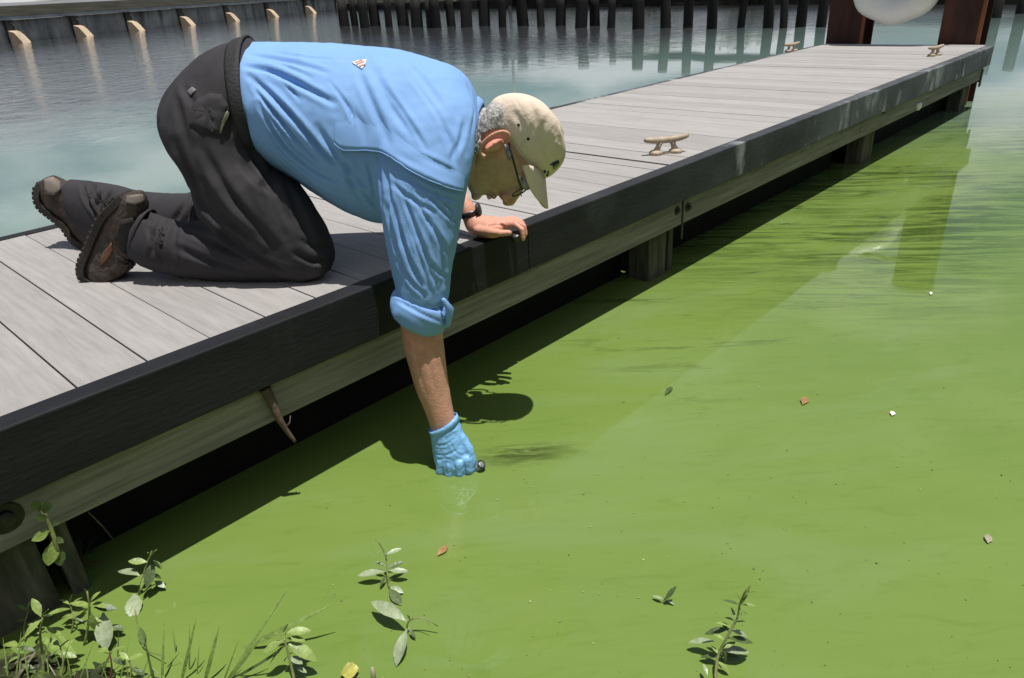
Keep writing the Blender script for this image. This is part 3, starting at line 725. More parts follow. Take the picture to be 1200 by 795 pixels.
# left arm: shoulder, elbow out behind the sleeve, wrist, hand on the rub board
section_loft(bd, [(505,120,540,135,2.98,.05), (490,165,522,178,3.16,.046), (484,192,512,205,3.24,.042), (500,212,522,214,3.16,.036), (524,228,545,226,3.08,.030), (534,240,553.5,237,3.05,.026), (542,256,560,250,3.03,.024),
                  (548,270,566,253,3.02,.030), (560,277,576,254,3.015,.038), (574,278.5,588,256,3.01,.042), (584,277,598,258.5,3.01,.042)], 20, 3)
def finger(b, pts, r):
    b.tube([on_l(*p) for p in pts], r, 10, round_end=True)
for pts in (((590,264,2.965), (604,263,2.945), (611.5,269,2.935), (613,280,2.93)),
            ((592,262,2.99), (606,260.5,2.985), (614,265.5,2.98), (615.5,275,2.975)),
            ((592,260,3.025), (605,258,3.025), (612,261.5,3.025), (615,269,3.025)),
            ((590,258.5,3.06), (601,256,3.065), (607.5,258.5,3.07), (610,264,3.07))):
    finger(bd, pts, [.0098, .0092, .0086, .0076])
finger(bd, ((560,270,2.965), (574,272,2.93), (587,273.5,2.915), (597,273,2.915)), [.013, .0118, .0102, .0085])
bv, bf = remesh(bd, .0032, 5, .5)
N_ = normals(bv, bf); bb = bvh_of(bv, bf)
fold(bv, N_, bb, [(577,229.5), (571,224), (567,221)], .0025, .0018, .2)             # mouth
fold(bv, N_, bb, [(588,229), (580,222), (572,215)], .0018, .003, .3)               # cheek line
for ln in ([(566,158),(560,176),(556,196)], [(561,160),(553,180),(551,198)]): fold(bv, N_, bb, ln, .002, .003, .4)
for ln in ([(497,392),(502,425),(511,462)], [(484,392),(489,425),(498,462)], [(515,392),(513,415),(516,440)]): fold(bv, N_, bb, ln, .0014, .005, .5)
for ln in ([(584,263),(594,267)], [(566,268),(580,264),(592,264)]): fold(bv, N_, bb, ln, .002, .003, .4)
# skin tones: ruddier ears, nose, hands and elbow; grey stubble on chin
pxy = to_px(bv); lat = (bv @ np.array(LF))/S - HL
tone = np.ones((len(bv), 3))
def tint(mask, c, w=1.0): tone[:] = tone*(1-w*mask[:, None])+np.array(c)*(w*mask[:, None])
def spot(x, y, r): return np.exp(-(((pxy[:, 0]-x)**2+(pxy[:, 1]-y)**2)/r**2))
isface = (pxy[:, 0] > 540) & (pxy[:, 1] < 244) & (np.abs(lat) < .2)
tint(spot(580, 165, 17)*(pxy[:, 1] < 190), (1.2, .86, .82)); tint(spot(594, 236, 9)*isface, (1.15, .85, .8))
tint(np.abs(np.array([noise.noise(Vector(p)*55) for p in bv]))*((pxy[:, 1] > 235)*1.0), (1.12, .80, .74), .9)
tint(np.clip(spot(563, 228, 9)+spot(579, 230, 3.5)*.4, 0, 1)*isface, (.80, 1.05, 1.3), .75)
tint(((pxy[:, 1] > 370) & (pxy[:, 0] < 545))*1.0, (.92, .80, .72), .8); tint(spot(490, 400, 18)+spot(520, 405, 15)*.5, (1.08, .82, .74), .9)
tint(((pxy[:, 1] > 235) & (pxy[:, 1] < 300) & (pxy[:, 0] > 530) & (pxy[:, 0] < 625) & (~isface))*1.0, (1.18, .92, .88), .8)
# hair mask comes from the same surface
o = obj('body', (bv, bf), M['skin'], man, True); col_attr(o.data, tone)
def shell(name, mask, lift, m, jitter=0):
    """a layer grown off the body where mask is true"""
    idx = {}; v = []; f = []
    nn = normals(bv, bf)
    for q in bf:
        if all(mask[i] for i in q):
            r = []
            for i in q:
                if i not in idx:
                    idx[i] = len(v); j = lift*(1+jitter*noise.noise(Vector((bv[i][0]*260, bv[i][1]*260, bv[i][2]*90)))+jitter*.8*noise.noise(Vector(bv[i])*60)); v.append(bv[i]+nn[i]*j)
                r.append(idx[i])
            f.append(r)
    o = obj(name, (v, f), m, man, True); s = o.modifiers.new('s', 'SOLIDIFY'); s.thickness = lift*.9; s.offset = -1
    return o
sx_, sy_ = pxy[:, 0], pxy[:, 1]
onhead = (np.abs(lat) < .19) & (sx_ > 555) & (sy_ < 240)
# project on the head's own middle plane so both sides get the same hairline
hp = to_px(bv + np.outer(-(lat)*S, np.array(LF)))
hx, hy = hp[:, 0], hp[:, 1]
hairm = onhead & (sx_ > 556) & (sx_ < 600) & (hy < 176) & (sy_ < np.interp(sx_, [555, 562, 568, 575, 590, 600], [186, 178, 158, 153, 152, 152]))
hairm &= ~((lat > .02) & (hy > 158))
shell('hair', hairm, .0042, M['hair'], .28)
brow = onhead & (np.abs(hx-617) < 4) & (hy > 206) & (np.abs(lat) > .018) & (np.abs(lat) < .085)
if brow.sum() > 8: shell('eyebrow', brow, .003, M['hair'], .5)
for dL in (-.052, .052):
    mb = MB(); p = on_l(608.5, 207.0, HL+dL*.85); mb.ell(p, (.0075, 0, 0), (0, .0075, 0), (0, 0, .0075), 14, 10); obj('eye', mb, M['eye_white'], man, True)

# ---- spectacles
gl = MB()
for sgn in (-1, 1):
    t = MB().tube([on_l(596, 167, HL+sgn*.128), on_l(602, 190, HL+sgn*.128), on_l(608.5, 214, HL+sgn*.122), on_l(612, 223, HL+sgn*.106)], .0024, 8)
    obj('spectacle_temple', t, M['black'], man, True)
    c = on_l(608.5, 225.5, HL+sgn*.056); up_ = (on_l(620, 221, HL)-on_l(600, 229, HL)).normalized()
    rim = [c+up_*(.018*math.sin(a))+LF*(.026*math.cos(a)) for a in [2*math.pi*i/24 for i in range(25)]]
    obj('spectacle_rim', MB().tube(rim, .0016, 6), M['black'], man, True)
    mb = MB(); nrm = up_.cross(LF).normalized()*.0008
    mb.loft([[p+nrm for p in rim[:-1]], [p-nrm for p in rim[:-1]]]); obj('lens', mb, M['glass'], man)
obj('spectacle_bridge', MB().tube([on_l(610, 227, HL-.018), on_l(611, 230, HL), on_l(610, 227, HL+.018)], .0016, 6), M['black'], man, True)
obj('hearing_aid', MB().tube([on_l(592, 171, HL-.128), on_l(595, 178, HL-.130), on_l(597, 187, HL-.126)], [.004, .0055, .004], 8, round_end=True), M['patch_grey'], man, True)

# ---- cap
cp = MB()
section_loft(cp, [(573.5,125,636,209.5,HL,.084), (581,116.5,645,206,HL,.087), (592,112,655,197,HL,.088), (607,111,661,187,HL,.086), (623,114.5,663,176,HL,.078), (638,123,662,167,HL,.064), (650,136,660,158,HL,.04)], 32, 4, side=LFH)
cv, cfc = remesh(cp, .0042, 4, .5)
cN = normals(cv, cfc); cb = bvh_of(cv, cfc)
for ln in ([(600,112),(618,140),(634,170),(648,204)], [(576,128),(590,150),(610,178),(640,206)]): fold(cv, cN, cb, ln, .0011, .0016, .3, False)
for ln, a in (([(620,118),(628,140),(622,160)], .003), ([(640,140),(634,156),(640,175)], .0035), ([(600,130),(612,146),(614,165)], .0025), ([(648,160),(640,178),(646,192)], .003), ([(652,150),(656,170)], .0025)): fold(cv, cN, cb, ln, a, .007, .5)
cb = bvh_of(cv, cfc)
cap_o = obj('cap', (cv, cfc), M['cap'], man, True)
bp_ = MB(); top = []; 
f0 = (on_l(641, 244, HL)-on_l(637.5, 209, HL)); bk_ = (on_l(608, 195, HL)-on_l(637.5, 209, HL)); nb = f0.cross(LFH).normalized()
rowsT = []; NSB = 20
c0 = on_l(638, 209, HL)
for i in range(NSB+1):
    s = -1+2*i/NSB; y = .092*s; base = c0 + LFH*y + bk_*(1-math.sqrt(max(0, 1-(.92*s)**2)))*.78
    ext = max(.02, (1-abs(s)**4.5))**.62
    side = bk_.normalized()*(.016*s*s)
    rowsT.append([base+(f0+side)*(ext*q) + bk_.normalized()*(.010*s*s)*q for q in (-.08, .2, .45, .7, .9, 1.0)])
v = []; f = []; th = nb*.0022
for r in rowsT: v += [p+th for p in r]
nv = len(v)
for r in rowsT: v += [p-th for p in r]
for i in range(NSB):
    for j in range(5):
        f += [(i*6+j, i*6+j+1, (i+1)*6+j+1, (i+1)*6+j), (nv+i*6+j, nv+(i+1)*6+j, nv+(i+1)*6+j+1, nv+i*6+j+1)]
    f += [(i*6, (i+1)*6, nv+(i+1)*6, nv+i*6), (i*6+5, nv+i*6+5, nv+(i+1)*6+5, (i+1)*6+5)]
f += [tuple(range(6))+tuple(nv+5-k for k in range(6)), tuple((NSB*6)+5-k for k in range(6))+tuple(nv+NSB*6+k for k in range(6))]
o = obj('cap_brim', (v, f), M['cap'], man, True)
for (x, y) in ((607.5, 146.5), (619, 163)):
    decal('eyelet', cb, [(x+1.7*math.cos(a), y+1.7*math.sin(a)) for a in np.linspace(0, 6.28, 9)[:-1]], M['seam'], cap_o, .0012, .001, 1)
decal('emblem', cb, [(644,193), (648,190.5), (654,187.5), (655,190), (651,193), (648.5,195.5), (647,193.5)], M['navy'], cap_o, .0012, .001, 2)
decal('emblem', cb, [(647,196.5), (655,190), (655.5,192.5), (649,199)], M['green_thread'], cap_o, .0012, .001, 2)
for q in ([(636.5,200), (639,199), (640,202), (637.5,203)], [(641,201), (642.6,200), (643.4,203), (641.8,204)], [(640,204.5), (642,204), (642.5,206), (640.5,206.5)]):
    decal('emblem', cb, q, M['navy'], cap_o, .0012, .001, 1)

# ---- shirt
sh = MB()
section_loft(sh, [(272,60,306,180,2.75,.150), (287,50.5,316,187,2.75,.165), (305,49.5,326,196,2.75,.172), (340,50,354,211,2.75,.185), (380,51,392,237,2.75,.200), (420,53,424,252,2.75,.210), (460,57,456,258,2.75,.215), (497,66.5,492,255,2.75,.215),
                  (526,76,518,238,2.75,.19), (545,88,536,222,2.75,.14), (556,106,544,210,2.74,.095), (561,120,545,211,2.73,.078)], 44, 4, side=LF-HD*.26)
section_loft(sh, [(455,92,535,84,2.70,.10), (446,125,554,118,2.60,.10), (443,165,557,160,2.52,.092), (443,205,553,195,2.475,.088), (446,240,546,228,2.45,.085), (452,275,540,258,2.43,.080), (459,310,534,292,2.41,.073), (465,338,528,325,2.39,.065), (468,352,526,352,2.383,.060)], 36, 4)
section_loft(sh, [(500,95,548,120,2.95,.09), (478,145,532,165,3.14,.075), (466,180,520,205,3.24,.068), (478,205,516,222,3.19,.058)], 28, 4)
# shirt cloth bloused over the belt and hanging at the belly
sv, sf = remesh(sh, .0052, 10, .55)
sN = normals(sv, sf); sb = bvh_of(sv, sf)
FO = [([(288,78),(319,84),(351,99.5),(391,121)], .012, .0085), ([(292,90),(319,113),(348,143),(380,180.5),(399,199)], .012, .008), ([(295,99.5),(316,125.5),(342,157),(377,195)], .009, .006),
      ([(303,122),(330,166),(368,201),(402,217)], .010, .007), ([(307,146),(342,189),(380,218)], .008, .007), ([(290,64),(342,73),(385,86)], .006, .008), ([(312,172),(335,198),(362,216)], .006, .006),
      ([(299,111),(320,140),(346,172)], .006, .005), ([(296,84),(330,96),(352,118)], .005, .005), ([(400,205),(425,226),(446,248)], .007, .009), ([(372,150),(400,190),(436,226)], .007, .010),
      ([(457,226),(477,297),(495,335)], .010, .007), ([(471,226),(496,292),(509,332)], .009, .006), ([(487,236),(515,280),(525,300)], .007, .006), ([(500,226),(518,246),(535,262)], .007, .005),
      ([(452,238),(462,280),(474,325)], .008, .007), ([(480,262),(498,318),(504,345)], .006, .006), ([(506,255),(518,300),(520,335)], .006, .007), ([(462,300),(482,330),(500,348)], .006, .006), ([(500,300),(512,318),(526,326)], .005, .005),
      ([(487,183),(510,193),(533,205)], .008, .008), ([(520,150),(530,172),(533,196)], .007, .009), ([(545,140),(540,165),(528,188)], .006, .008), ([(548,98),(556,128),(552,160)], .005, .007),
      ([(420,85),(443,138),(459,173)], .006, .010), ([(436,78),(462,130),(490,165)], .005, .012), ([(462,180),(500,198),(535,215)], .006, .008), ([(470,66),(500,100),(520,130)], .004, .012), ([(405,120),(425,150),(430,172)], .004, .010),
      ([(470,205),(505,225),(538,236)], .007, .006), ([(460,215),(480,232),(510,250)], .006, .006), ([(452,200),(456,230),(455,255)], .009, .008), ([(444,180),(446,215),(447,245)], .006, .008), ([(405,180),(412,215),(430,245)], .006, .010),
      ([(318,60),(350,66),(388,70)], .004, .004), ([(302,70),(330,76),(366,92)], .005, .004), ([(310,104),(340,128),(372,160)], .005, .0035), ([(320,150),(350,178),(384,204)], .005, .004), ([(385,95),(410,130),(416,166)], .004, .005),
      ([(450,100),(478,140),(500,176)], .004, .006), ([(500,84),(522,112),(538,140)], .004, .006), ([(478,86),(510,130),(530,168)], .0035, .006), ([(430,188),(436,215),(440,240)], .005, .005), ([(356,205),(376,218),(400,228)], .004, .004),
      ([(486,262),(506,306),(512,342)], .005, .0035), ([(464,240),(486,300),(499,330)], .004, .0035), ([(512,228),(530,250),(536,272)], .005, .004), ([(478,222),(504,262),(522,288)], .004, .0035)]
for ln, a, w in FO:
    fold(sv, sN, sb, ln, a*(.7 if ln[0][0] > 440 else .9), w*.74)
# soft irregular drape
for i in range(len(sv)):
    q = Vector(sv[i]); sv[i] += sN[i]*(.0022*noise.noise(q*9)+.0016*noise.noise(q*22)+.0008*noise.noise(q*55))
sb = bvh_of(sv, sf)
shirt = obj('shirt', (sv, sf), M['shirt'], man, True)
# back flap: a cape of the same cloth lying over the shirt, loose along its lower edge
yk = catmull([Vector((x, y, 0)) for x, y in ((392, 168), (400, 174), (415, 175.5), (432, 176), (447, 177.5), (462, 186), (478, 197), (505, 211), (530, 221), (543, 224))], 6)
fv = []; ff = []; NR = 9; lastok = None
for i, q in enumerate(yk):
    tfrac = i/(len(yk)-1); endf = min(1, tfrac*6, (1-tfrac)*6)
    for j in range(NR):
        u = j/(NR-1); px, py = q.x+6*u*tfrac, q.y-(46-16*tfrac)*u
        h, nn = cast(sb, px, py)
        if h is None: h, nn = lastok
        lastok = (h, nn)
        fv.append(h+nn*((.0085*endf+.0015)*(1-u)**1.3-.0035*u))
for i in range(len(yk)-1):
    for j in range(NR-1): ff.append((i*NR+j, i*NR+j+1, (i+1)*NR+j+1, (i+1)*NR+j))
fl = obj('back_flap', (fv, ff), M['shirt'], shirt, True)
m_ = fl.modifiers.new('s', 'SMOOTH'); m_.iterations = 2; m_ = fl.modifiers.new('t', 'SOLIDIFY'); m_.thickness = .002; m_.offset = 0
hem_pts = [fv[i*NR]+Vector((0, 0, 0)) for i in range(len(yk))]
obj('flap_hem', MB().tube(hem_pts[::2], .0016, 6), M['shirt'], shirt, True)
decal('badge', sb, [(412.5,74.4), (420,71.8), (430,70.8), (428.2,76.5), (424.5,81.8)], M['badge'], shirt, .002, .0015, 3)
for q in ([(416,74.6),(425,71.3),(425.5,72.5),(417,75.6)], [(418,76.5),(427.5,72.8),(427.8,74.2),(419.3,77.6)], [(421,78.6),(428.3,76),(428.5,77.6),(422.5,79.8)]):
    decal('badge_stripe', sb, q, M['badge_red'], shirt, .0035, .001, 2)
# rolled cuff
ck = MB()
section_loft(ck, [(463,338,523,354,2.386,.062), (460,344,526,360,2.382,.070), (458,352,527,372,2.378,.071), (458.5,359,522,386,2.374,.067), (463,366,519,388,2.373,.058)], 32, 4)
kv, kf = remesh(ck, .0042, 4)
kN = normals(kv, kf); kb = bvh_of(kv, kf)
for ln, a in (([(462,344),(490,356),(523,366)], .004), ([(466,352),(490,366),(518,378)], .003), ([(512,350),(519,365),(521,383)], .004), ([(476,344),(486,362)], .003)): fold(kv, kN, kb, ln, a, .004, .6)
for i in range(len(kv)): kv[i] += kN[i]*(.002*noise.noise(Vector(kv[i])*40))
cuff = obj('rolled_cuff', (kv, kf), M['shirt'], shirt, True)
obj('cuff_tab', MB().tube([on_l(520, 352, 2.32), on_l(527, 362, 2.33), on_l(525, 380, 2.34)], [.006, .010, .007], 8, round_end=True), M['shirt'], shirt, True)
# collar stand round the neck
kl = MB()
ra = []
for (a, b, t, e) in (((559,112), (541,209), .085, 0), ((566,118), (546,213), .078, 0), ((567,122), (548,212), .072, 0)):
    A, B_ = on_l(*a, 2.72), on_l(*b, 2.72); c = (A+B_)/2; e1 = (A-B_)/2
    ra.append([c+e1*math.cos(q)+LF*(t*math.sin(q)) for q in [2*math.pi*j/32 for j in range(32)]])
kl.loft(ra, False); o = obj('collar', kl, M['shirt'], shirt, True); m_ = o.modifiers.new('s', 'SOLIDIFY'); m_.thickness = .004; m_ = o.modifiers.new('u', 'SUBSURF'); m_.levels = m_.render_levels = 1

# ---- trousers
tr = MB()
section_loft(tr, [(290,44,318,186,2.75,.160), (266,50,319,190,2.75,.168), (240,61.5,324,198,2.75,.178), (214,84,326,203,2.74,.185), (194,112,330,206,2.74,.182), (189,135,332,206,2.74,.175), (196,165,340,212,2.74,.16)], 40, 4, side=LF-HD*.22)
section_loft(tr, [(215,90,325,195,2.62,.10), (193,130,332,206,2.60,.105), (197,165,343,213,2.585,.102), (215,192,352,224,2.57,.098), (227,215,361,236,2.56,.094), (232,240,373,255,2.55,.090), (243,266,383,272,2.545,.085), (270,292,389,287,2.54,.078), (310,316,391,299,2.535,.066), (345,327,389,311,2.534,.050)], 32, 4)
section_loft(tr, [(388,297,374,325,2.534,.050), (350,270,350,329,2.534,.062), (300,258,300,331,2.534,.066), (255,258,252,328,2.534,.066), (215,261,208,322,2.534,.064), (190,256,182,316,2.534,.062), (175,249,167,309,2.534,.058), (169,250,160,300,2.534,.052)], 30, 4)
section_loft(tr, [(225,95,300,190,2.90,.10), (235,150,325,215,2.92,.098), (265,215,350,250,2.94,.09), (290,262,358,275,2.95,.075), (318,288,362,283,2.95,.055)], 28, 4)
section_loft(tr, [(352,268,345,292,2.95,.05), (300,232,300,290,2.95,.06), (230,227.5,230,284,2.95,.064), (190,227,190,284,2.95,.064), (160,224,156,285,2.95,.066), (127,216,128,287,2.95,.066), (99,212,110,281,2.95,.060), (80,210,94,264,2.95,.05)], 30, 4)
tv, tf = remesh(tr, .0066, 7, .55)
tN = normals(tv, tf); tb_ = bvh_of(tv, tf)
TFO = [([(236,250),(275,287),(335,318)], .008, .007), ([(215,190),(240,235),(280,280)], .006, .012), ([(230,205),(262,250),(300,285)], .005, .012), ([(315,195),(322,230),(345,270)], .006, .014), ([(240,128),(246,140),(243,152)], .003, .004),
       ([(190,257),(181,275),(180,293),(184,308)], .006, .005), ([(200,258),(193,272),(189,290)], .005, .005), ([(172,262),(178,285),(174,305)], .004, .005), ([(208,262),(203,285),(210,312)], .004, .008), ([(230,262),(262,275),(310,300)], .005, .012),
       ([(97,216),(103,235),(118,258)], .007, .006), ([(112,217),(110,235),(122,250)], .008, .005), ([(124,222),(116,242),(130,262)], .006, .006), ([(220,228),(213,245),(206,258)], .006, .007), ([(228,232),(224,248),(222,258)], .005, .005), ([(150,228),(140,240),(142,252)], .004, .006),
       ([(206,110),(212,140),(222,175)], .003, .010), ([(290,170),(305,195),(318,215)], .005, .009), ([(285,190),(300,212),(320,225)], .005, .008), ([(262,120),(272,140),(268,160)], .004, .006), ([(240,128),(247,142),(243,154)], .004, .005), ([(205,170),(225,210),(238,240)], .004, .012),
       ([(235,170),(270,230),(322,290)], .005, .010), ([(226,222),(256,264),(305,302)], .006, .009), ([(300,192),(315,240),(338,284)], .005, .010), ([(332,212),(350,250),(366,286)], .005, .009), ([(218,270),(262,290),(322,314)], .005, .008), ([(206,290),(242,305),(292,322)], .005, .008),
       ([(197,258),(188,280),(190,312)], .006, .005), ([(104,214),(118,238),(140,262)], .006, .007), ([(136,220),(128,240),(150,265)], .006, .007), ([(176,228),(168,246),(178,262)], .005, .007), ([(345,296),(365,306),(384,306)], .005, .006), ([(350,280),(370,290),(387,290)], .004, .006), ([(212,100),(226,122),(228,150)], .003, .008)]
for ln, a, w in TFO: fold(tv, tN, tb_, ln, a*1.7, w)
for i in range(len(tv)):
    q = Vector(tv[i]); tv[i] += tN[i]*(.0025*noise.noise(q*8)+.0016*noise.noise(q*21)+.0007*noise.noise(q*60))
tv[:, 2] = np.maximum(tv[:, 2], DECK+.002)
tb_ = bvh_of(tv, tf)
trs = obj('trousers', (tv, tf), M['trouser'], man, True)
decal('pocket', tb_, [(222,131), (231,117), (246,109.5), (260,111), (269,124), (259,158), (238,156.5), (222,147)], M['trouser'], trs, .0008, .0035, 8)
decal('back_patch', tb_, [(219.5,108), (226,102.5), (230.5,106), (224,112.5)], M['patch_grey'], trs, .002, .0015, 3)
decal('zip', tb_, [(266,129), (268.8,130.5), (260,157), (256.8,155.5)], M['zip'], trs, .0045, .003, 4)
decal('zip_pull', tb_, [(266,126), (270,126), (272,133), (268,133)], M['steel'], trs, .0055, .003, 2)
for hem in (((170.5,247,159,302), 2.534, .055),):
    (a, b, c, d_), L, t = hem
    rr = []
    for off in (0, 5):
        A, B_ = on_l(a+off, b, L), on_l(c+off, d_+off*.6, L); cc = (A+B_)/2; e1 = (A-B_)/2*1.05
        rr.append([cc+e1*math.cos(q)+LF*(t*math.sin(q)) for q in [2*math.pi*j/30 for j in range(30)]])
    o = obj('hem', MB().loft(rr, False), M['trouser'], trs, True); m_ = o.modifiers.new('s', 'SOLIDIFY'); m_.thickness = .005
# belt
rr = []
for (a, b, c, d_, t) in ((270.5,48,309,189,.172), (274,45.5,311,189,.176), (284,42.5,315,188,.174), (288,40.5,318,187,.170)):
    A, B_ = on_l(a, b, 2.75), on_l(c, d_, 2.75); cc = (A+B_)/2; e1 = (A-B_)/2
    rr.append([cc+e1*math.cos(q)+(LF-HD*.26)*(t*math.sin(q)) for q in [2*math.pi*j/48 for j in range(48)]])
o = obj('belt', MB().loft(rr, False), M['belt'], trs, True); m_ = o.modifiers.new('s', 'SOLIDIFY'); m_.thickness = .005
bbv = MB().loft(rr, False); belt_b = bvh_of(np.array([tuple(p) for p in bbv.v]), bbv.f)
for q in ([(268,97),(296,97),(296.5,100),(268.5,100)], [(269,103),(297,103),(298,106),(269.5,106)]): decal('belt_loop', belt_b, q, M['trouser'], trs, .004, .004, 5)

# ---- hiking shoes
def shoe(L, st, tag_pale):
    mb = MB(); st = [(a, b, c, d_, t*.88) for a, b, c, d_, t in st]; section_loft(mb, [(a, b, c, d_, L, t) for a, b, c, d_, t in st], 22, 4, power=2.5)
    v, f = remesh(mb, .0042, 3)
    N = normals(v, f)
    for i in range(len(v)): v[i] += N[i]*(.0014*noise.noise(Vector(v[i])*45))
    v[:, 2] = np.maximum(v[:, 2], DECK+.003)
    sho = obj('shoe', (v, f), M['boot'], man, True)
    # outsole: a welt and lugs that follow the foot
    P = catmull([on_l(a, b, L) for a, b, c, d_, t in st], 3); Q = catmull([on_l(c, d_, L) for a, b, c, d_, t in st], 3); T = catmull([(t, 0, 0) for a, b, c, d_, t in st], 3)
    rings = []
    for i, (p, q) in enumerate(zip(P, Q)):
        n = (p-q); tg = (P[min(i+1, len(P)-1)]-P[max(i-1, 0)]).normalized(); n = (n-tg*n.dot(tg)).normalized(); w = T[i].x*1.04
        rings.append([p-n*.012+LF*w, p+n*.004+LF*w*1.02, p+n*.007+LF*w*.9, p+n*.007-LF*w*.9, p+n*.004-LF*w*1.02, p-n*.012-LF*w])
        if 1 < i < len(P)-2:
            for k in (-1, 0, 1):
                c = p+n*.0085+LF*(w*.68*k)
                if c.z > DECK+.004: obj('lug', MB().obox(c, tg*.0052, LF*(w*.24), n*.0032), M['rubber'], sho)
    for r in rings:
        for p in r: p.z = max(p.z, DECK+.002)
    obj('sole', MB().loft(rings, True), M['rubber'], sho)
    return sho, bvh_of(v, f)
s1, b1 = shoe(2.534, [(148,228,166,226,.028), (140,237,171,237,.036), (127,251,171,258,.039), (116.5,272,167,280,.037), (109,291,162,298,.038), (104,307,156,312.5,.043), (106,320,147,321,.046), (114,328,139,328,.042), (122,331,134,330,.028)], True)
decal('suede_overlay', b1, [(131,284), (133,293), (126,305), (119,311), (117,307), (123,294)], M['suede'], s1, .002, .002, 3)
decal('heel_counter', b1, [(150,230), (166,228), (169,236), (158,240), (148,238)], M['rubber_pale'], s1, .003, .004, 3)
decal('mesh_panel', b1, [(140,258), (158,254), (160,282), (144,298), (134,280)], M['boot_mesh'], s1, .0015, .0015, 4)
for (x0, y0, x1, y1) in ((137,300,152,306), (139,307,153,310), (146,296,156,301)):
    h0, n0 = cast(b1, x0, y0); h1, n1 = cast(b1, x1, y1)
    if h0 and h1: obj('lace', MB().tube([h0+n0*.002, (h0+h1)/2+(n0+n1)*.003, h1+n1*.002], .0028, 6), M['boot_mesh'], s1, True)
for (x0, y0, r) in ((152, 312, .007), (155, 309, .006)):
    p = on_l(x0, y0, 2.50); obj('lace', MB().tube([p+Vector((r*math.cos(a), .004*math.sin(2*a), r*math.sin(a))) for a in np.linspace(0, 6, 12)], .0022, 6), M['boot_mesh'], s1, True)
s2, b2 = shoe(2.95, [(51,213,63,207,.026), (50,225,74,213,.036), (54,239,88,225,.039), (66,250,102,240,.037), (80,261,114,255,.038), (91,275,126,270,.043), (101,283,130,281,.044), (112,287,128,287,.035)], True)
decal('heel_counter', b2, [(53,211), (62,208.5), (71,214), (72,223), (64,229), (54,227)], M['rubber_pale'], s2, .003, .004, 3)

# ---- glove: a fist with the fingers closed, knuckles towards the water
gv_ = MB()
section_loft(gv_, [(503.5,504,536,490,2.313,.030), (505,512,539.5,499,2.308,.031), (507,526,545,513,2.302,.034), (510,541,549.5,528,2.296,.038), (515,550,552,542,2.292,.036), (524,555,550,552,2.29,.028)], 24, 4)
for pts, r in ((((517,540,2.262), (516,552,2.258), (522,560,2.275), (532,560,2.31)), [.0125, .0125, .0115, .010]),
               (((527,543,2.252), (527,556,2.248), (531,563,2.27), (538,561,2.31)), [.0130, .0128, .0118, .010]),
               (((538,543,2.252), (539,556,2.250), (542,563,2.27), (545,561,2.31)), [.0130, .0128, .0118, .010]),
               (((547,538,2.265), (550,551,2.262), (552,559,2.28), (551,559,2.32)), [.0125, .012, .011, .010])):
    gv_.tube([on_l(*p) for p in pts], r, 10, round_end=True)
gv_.tube([on_l(541, 512, 2.30), on_l(549, 526, 2.285), on_l(553.5, 540, 2.28), on_l(556, 549, 2.285)], [.0125, .0125, .0112, .0095], 10, round_end=True)
vv_, ff_ = remesh(gv_, .003, 3)
gN = normals(vv_, ff_); gb = bvh_of(vv_, ff_)
for ln, a in (([(508,520),(520,522),(534,514)], .002), ([(510,532),(522,534),(538,526)], .0018), ([(512,540),(522,537),(532,541)], .002), ([(522,542),(523,555)], .003), ([(532.5,544),(533.5,556)], .003), ([(543,541),(545,554)], .003), ([(506,512),(520,509),(536,500)], .002), ([(528,520),(534,530),(546,536)], .0018)): fold(vv_, gN, gb, ln, a*.65, .0028, .6)
for i in range(len(vv_)): vv_[i] += gN[i]*(.0009*noise.noise(Vector(vv_[i])*70))
glv = obj('glove', (vv_, ff_), M['glove'], man, True)
rr = []
for (a, b, c, d_, t) in ((504.5,509,538,494,.0335), (503.5,505.5,536,490,.0345), (502.5,503,534.5,487,.0335)):
    A, B_ = on_l(a, b, 2.312), on_l(c, d_, 2.312); cc = (A+B_)/2; e1 = (A-B_)/2*1.03
    rr.append([cc+e1*math.cos(q)*(1+.03*math.sin(5*q))+LF*(t*math.sin(q)) for q in [2*math.pi*j/30 for j in range(30)]])
o = obj('glove_cuff', MB().loft(rr, False), M['glove'], glv, True); m_ = o.modifiers.new('s', 'SOLIDIFY'); m_.thickness = .0015

# ---- watch
wa = empty('wristwatch', on_l(550, 251, 3.03), 'black wristwatch on the left wrist below the man\'s face', 'watch')
rr = []
for (a, b, c, d_, t) in ((539,249,559.5,243.5,.030), (540,252,560.5,246.5,.031), (541,255,561.5,250,.030)):
    A, B_ = on_l(a, b, 3.037), on_l(c, d_, 3.037); cc = (A+B_)/2; e1 = (A-B_)/2*1.08
    rr.append([cc+e1*math.cos(q)+LF*(t*math.sin(q)) for q in [2*math.pi*j/28 for j in range(28)]])
o = obj('strap', MB().loft(rr, False), M['black'], wa, True); m_ = o.modifiers.new('s', 'SOLIDIFY'); m_.thickness = .003
c = on_l(558.5, 246, 3.03); ax = (on_l(562, 244.5, 3.03)-on_l(556, 246, 3.03)).normalized()
obj('case', MB().lathe(c+ax*.002, ax, [(.017, 0), (.018, .003), (.018, .007), (.015, .009), (.004, .0095)], 18), M['steel'], wa, True)
obj('crown', MB().lathe(c+ax*.005-LF*.018, -LF, [(.003, 0), (.003, .003), (.001, .0035)], 8), M['steel'], wa)
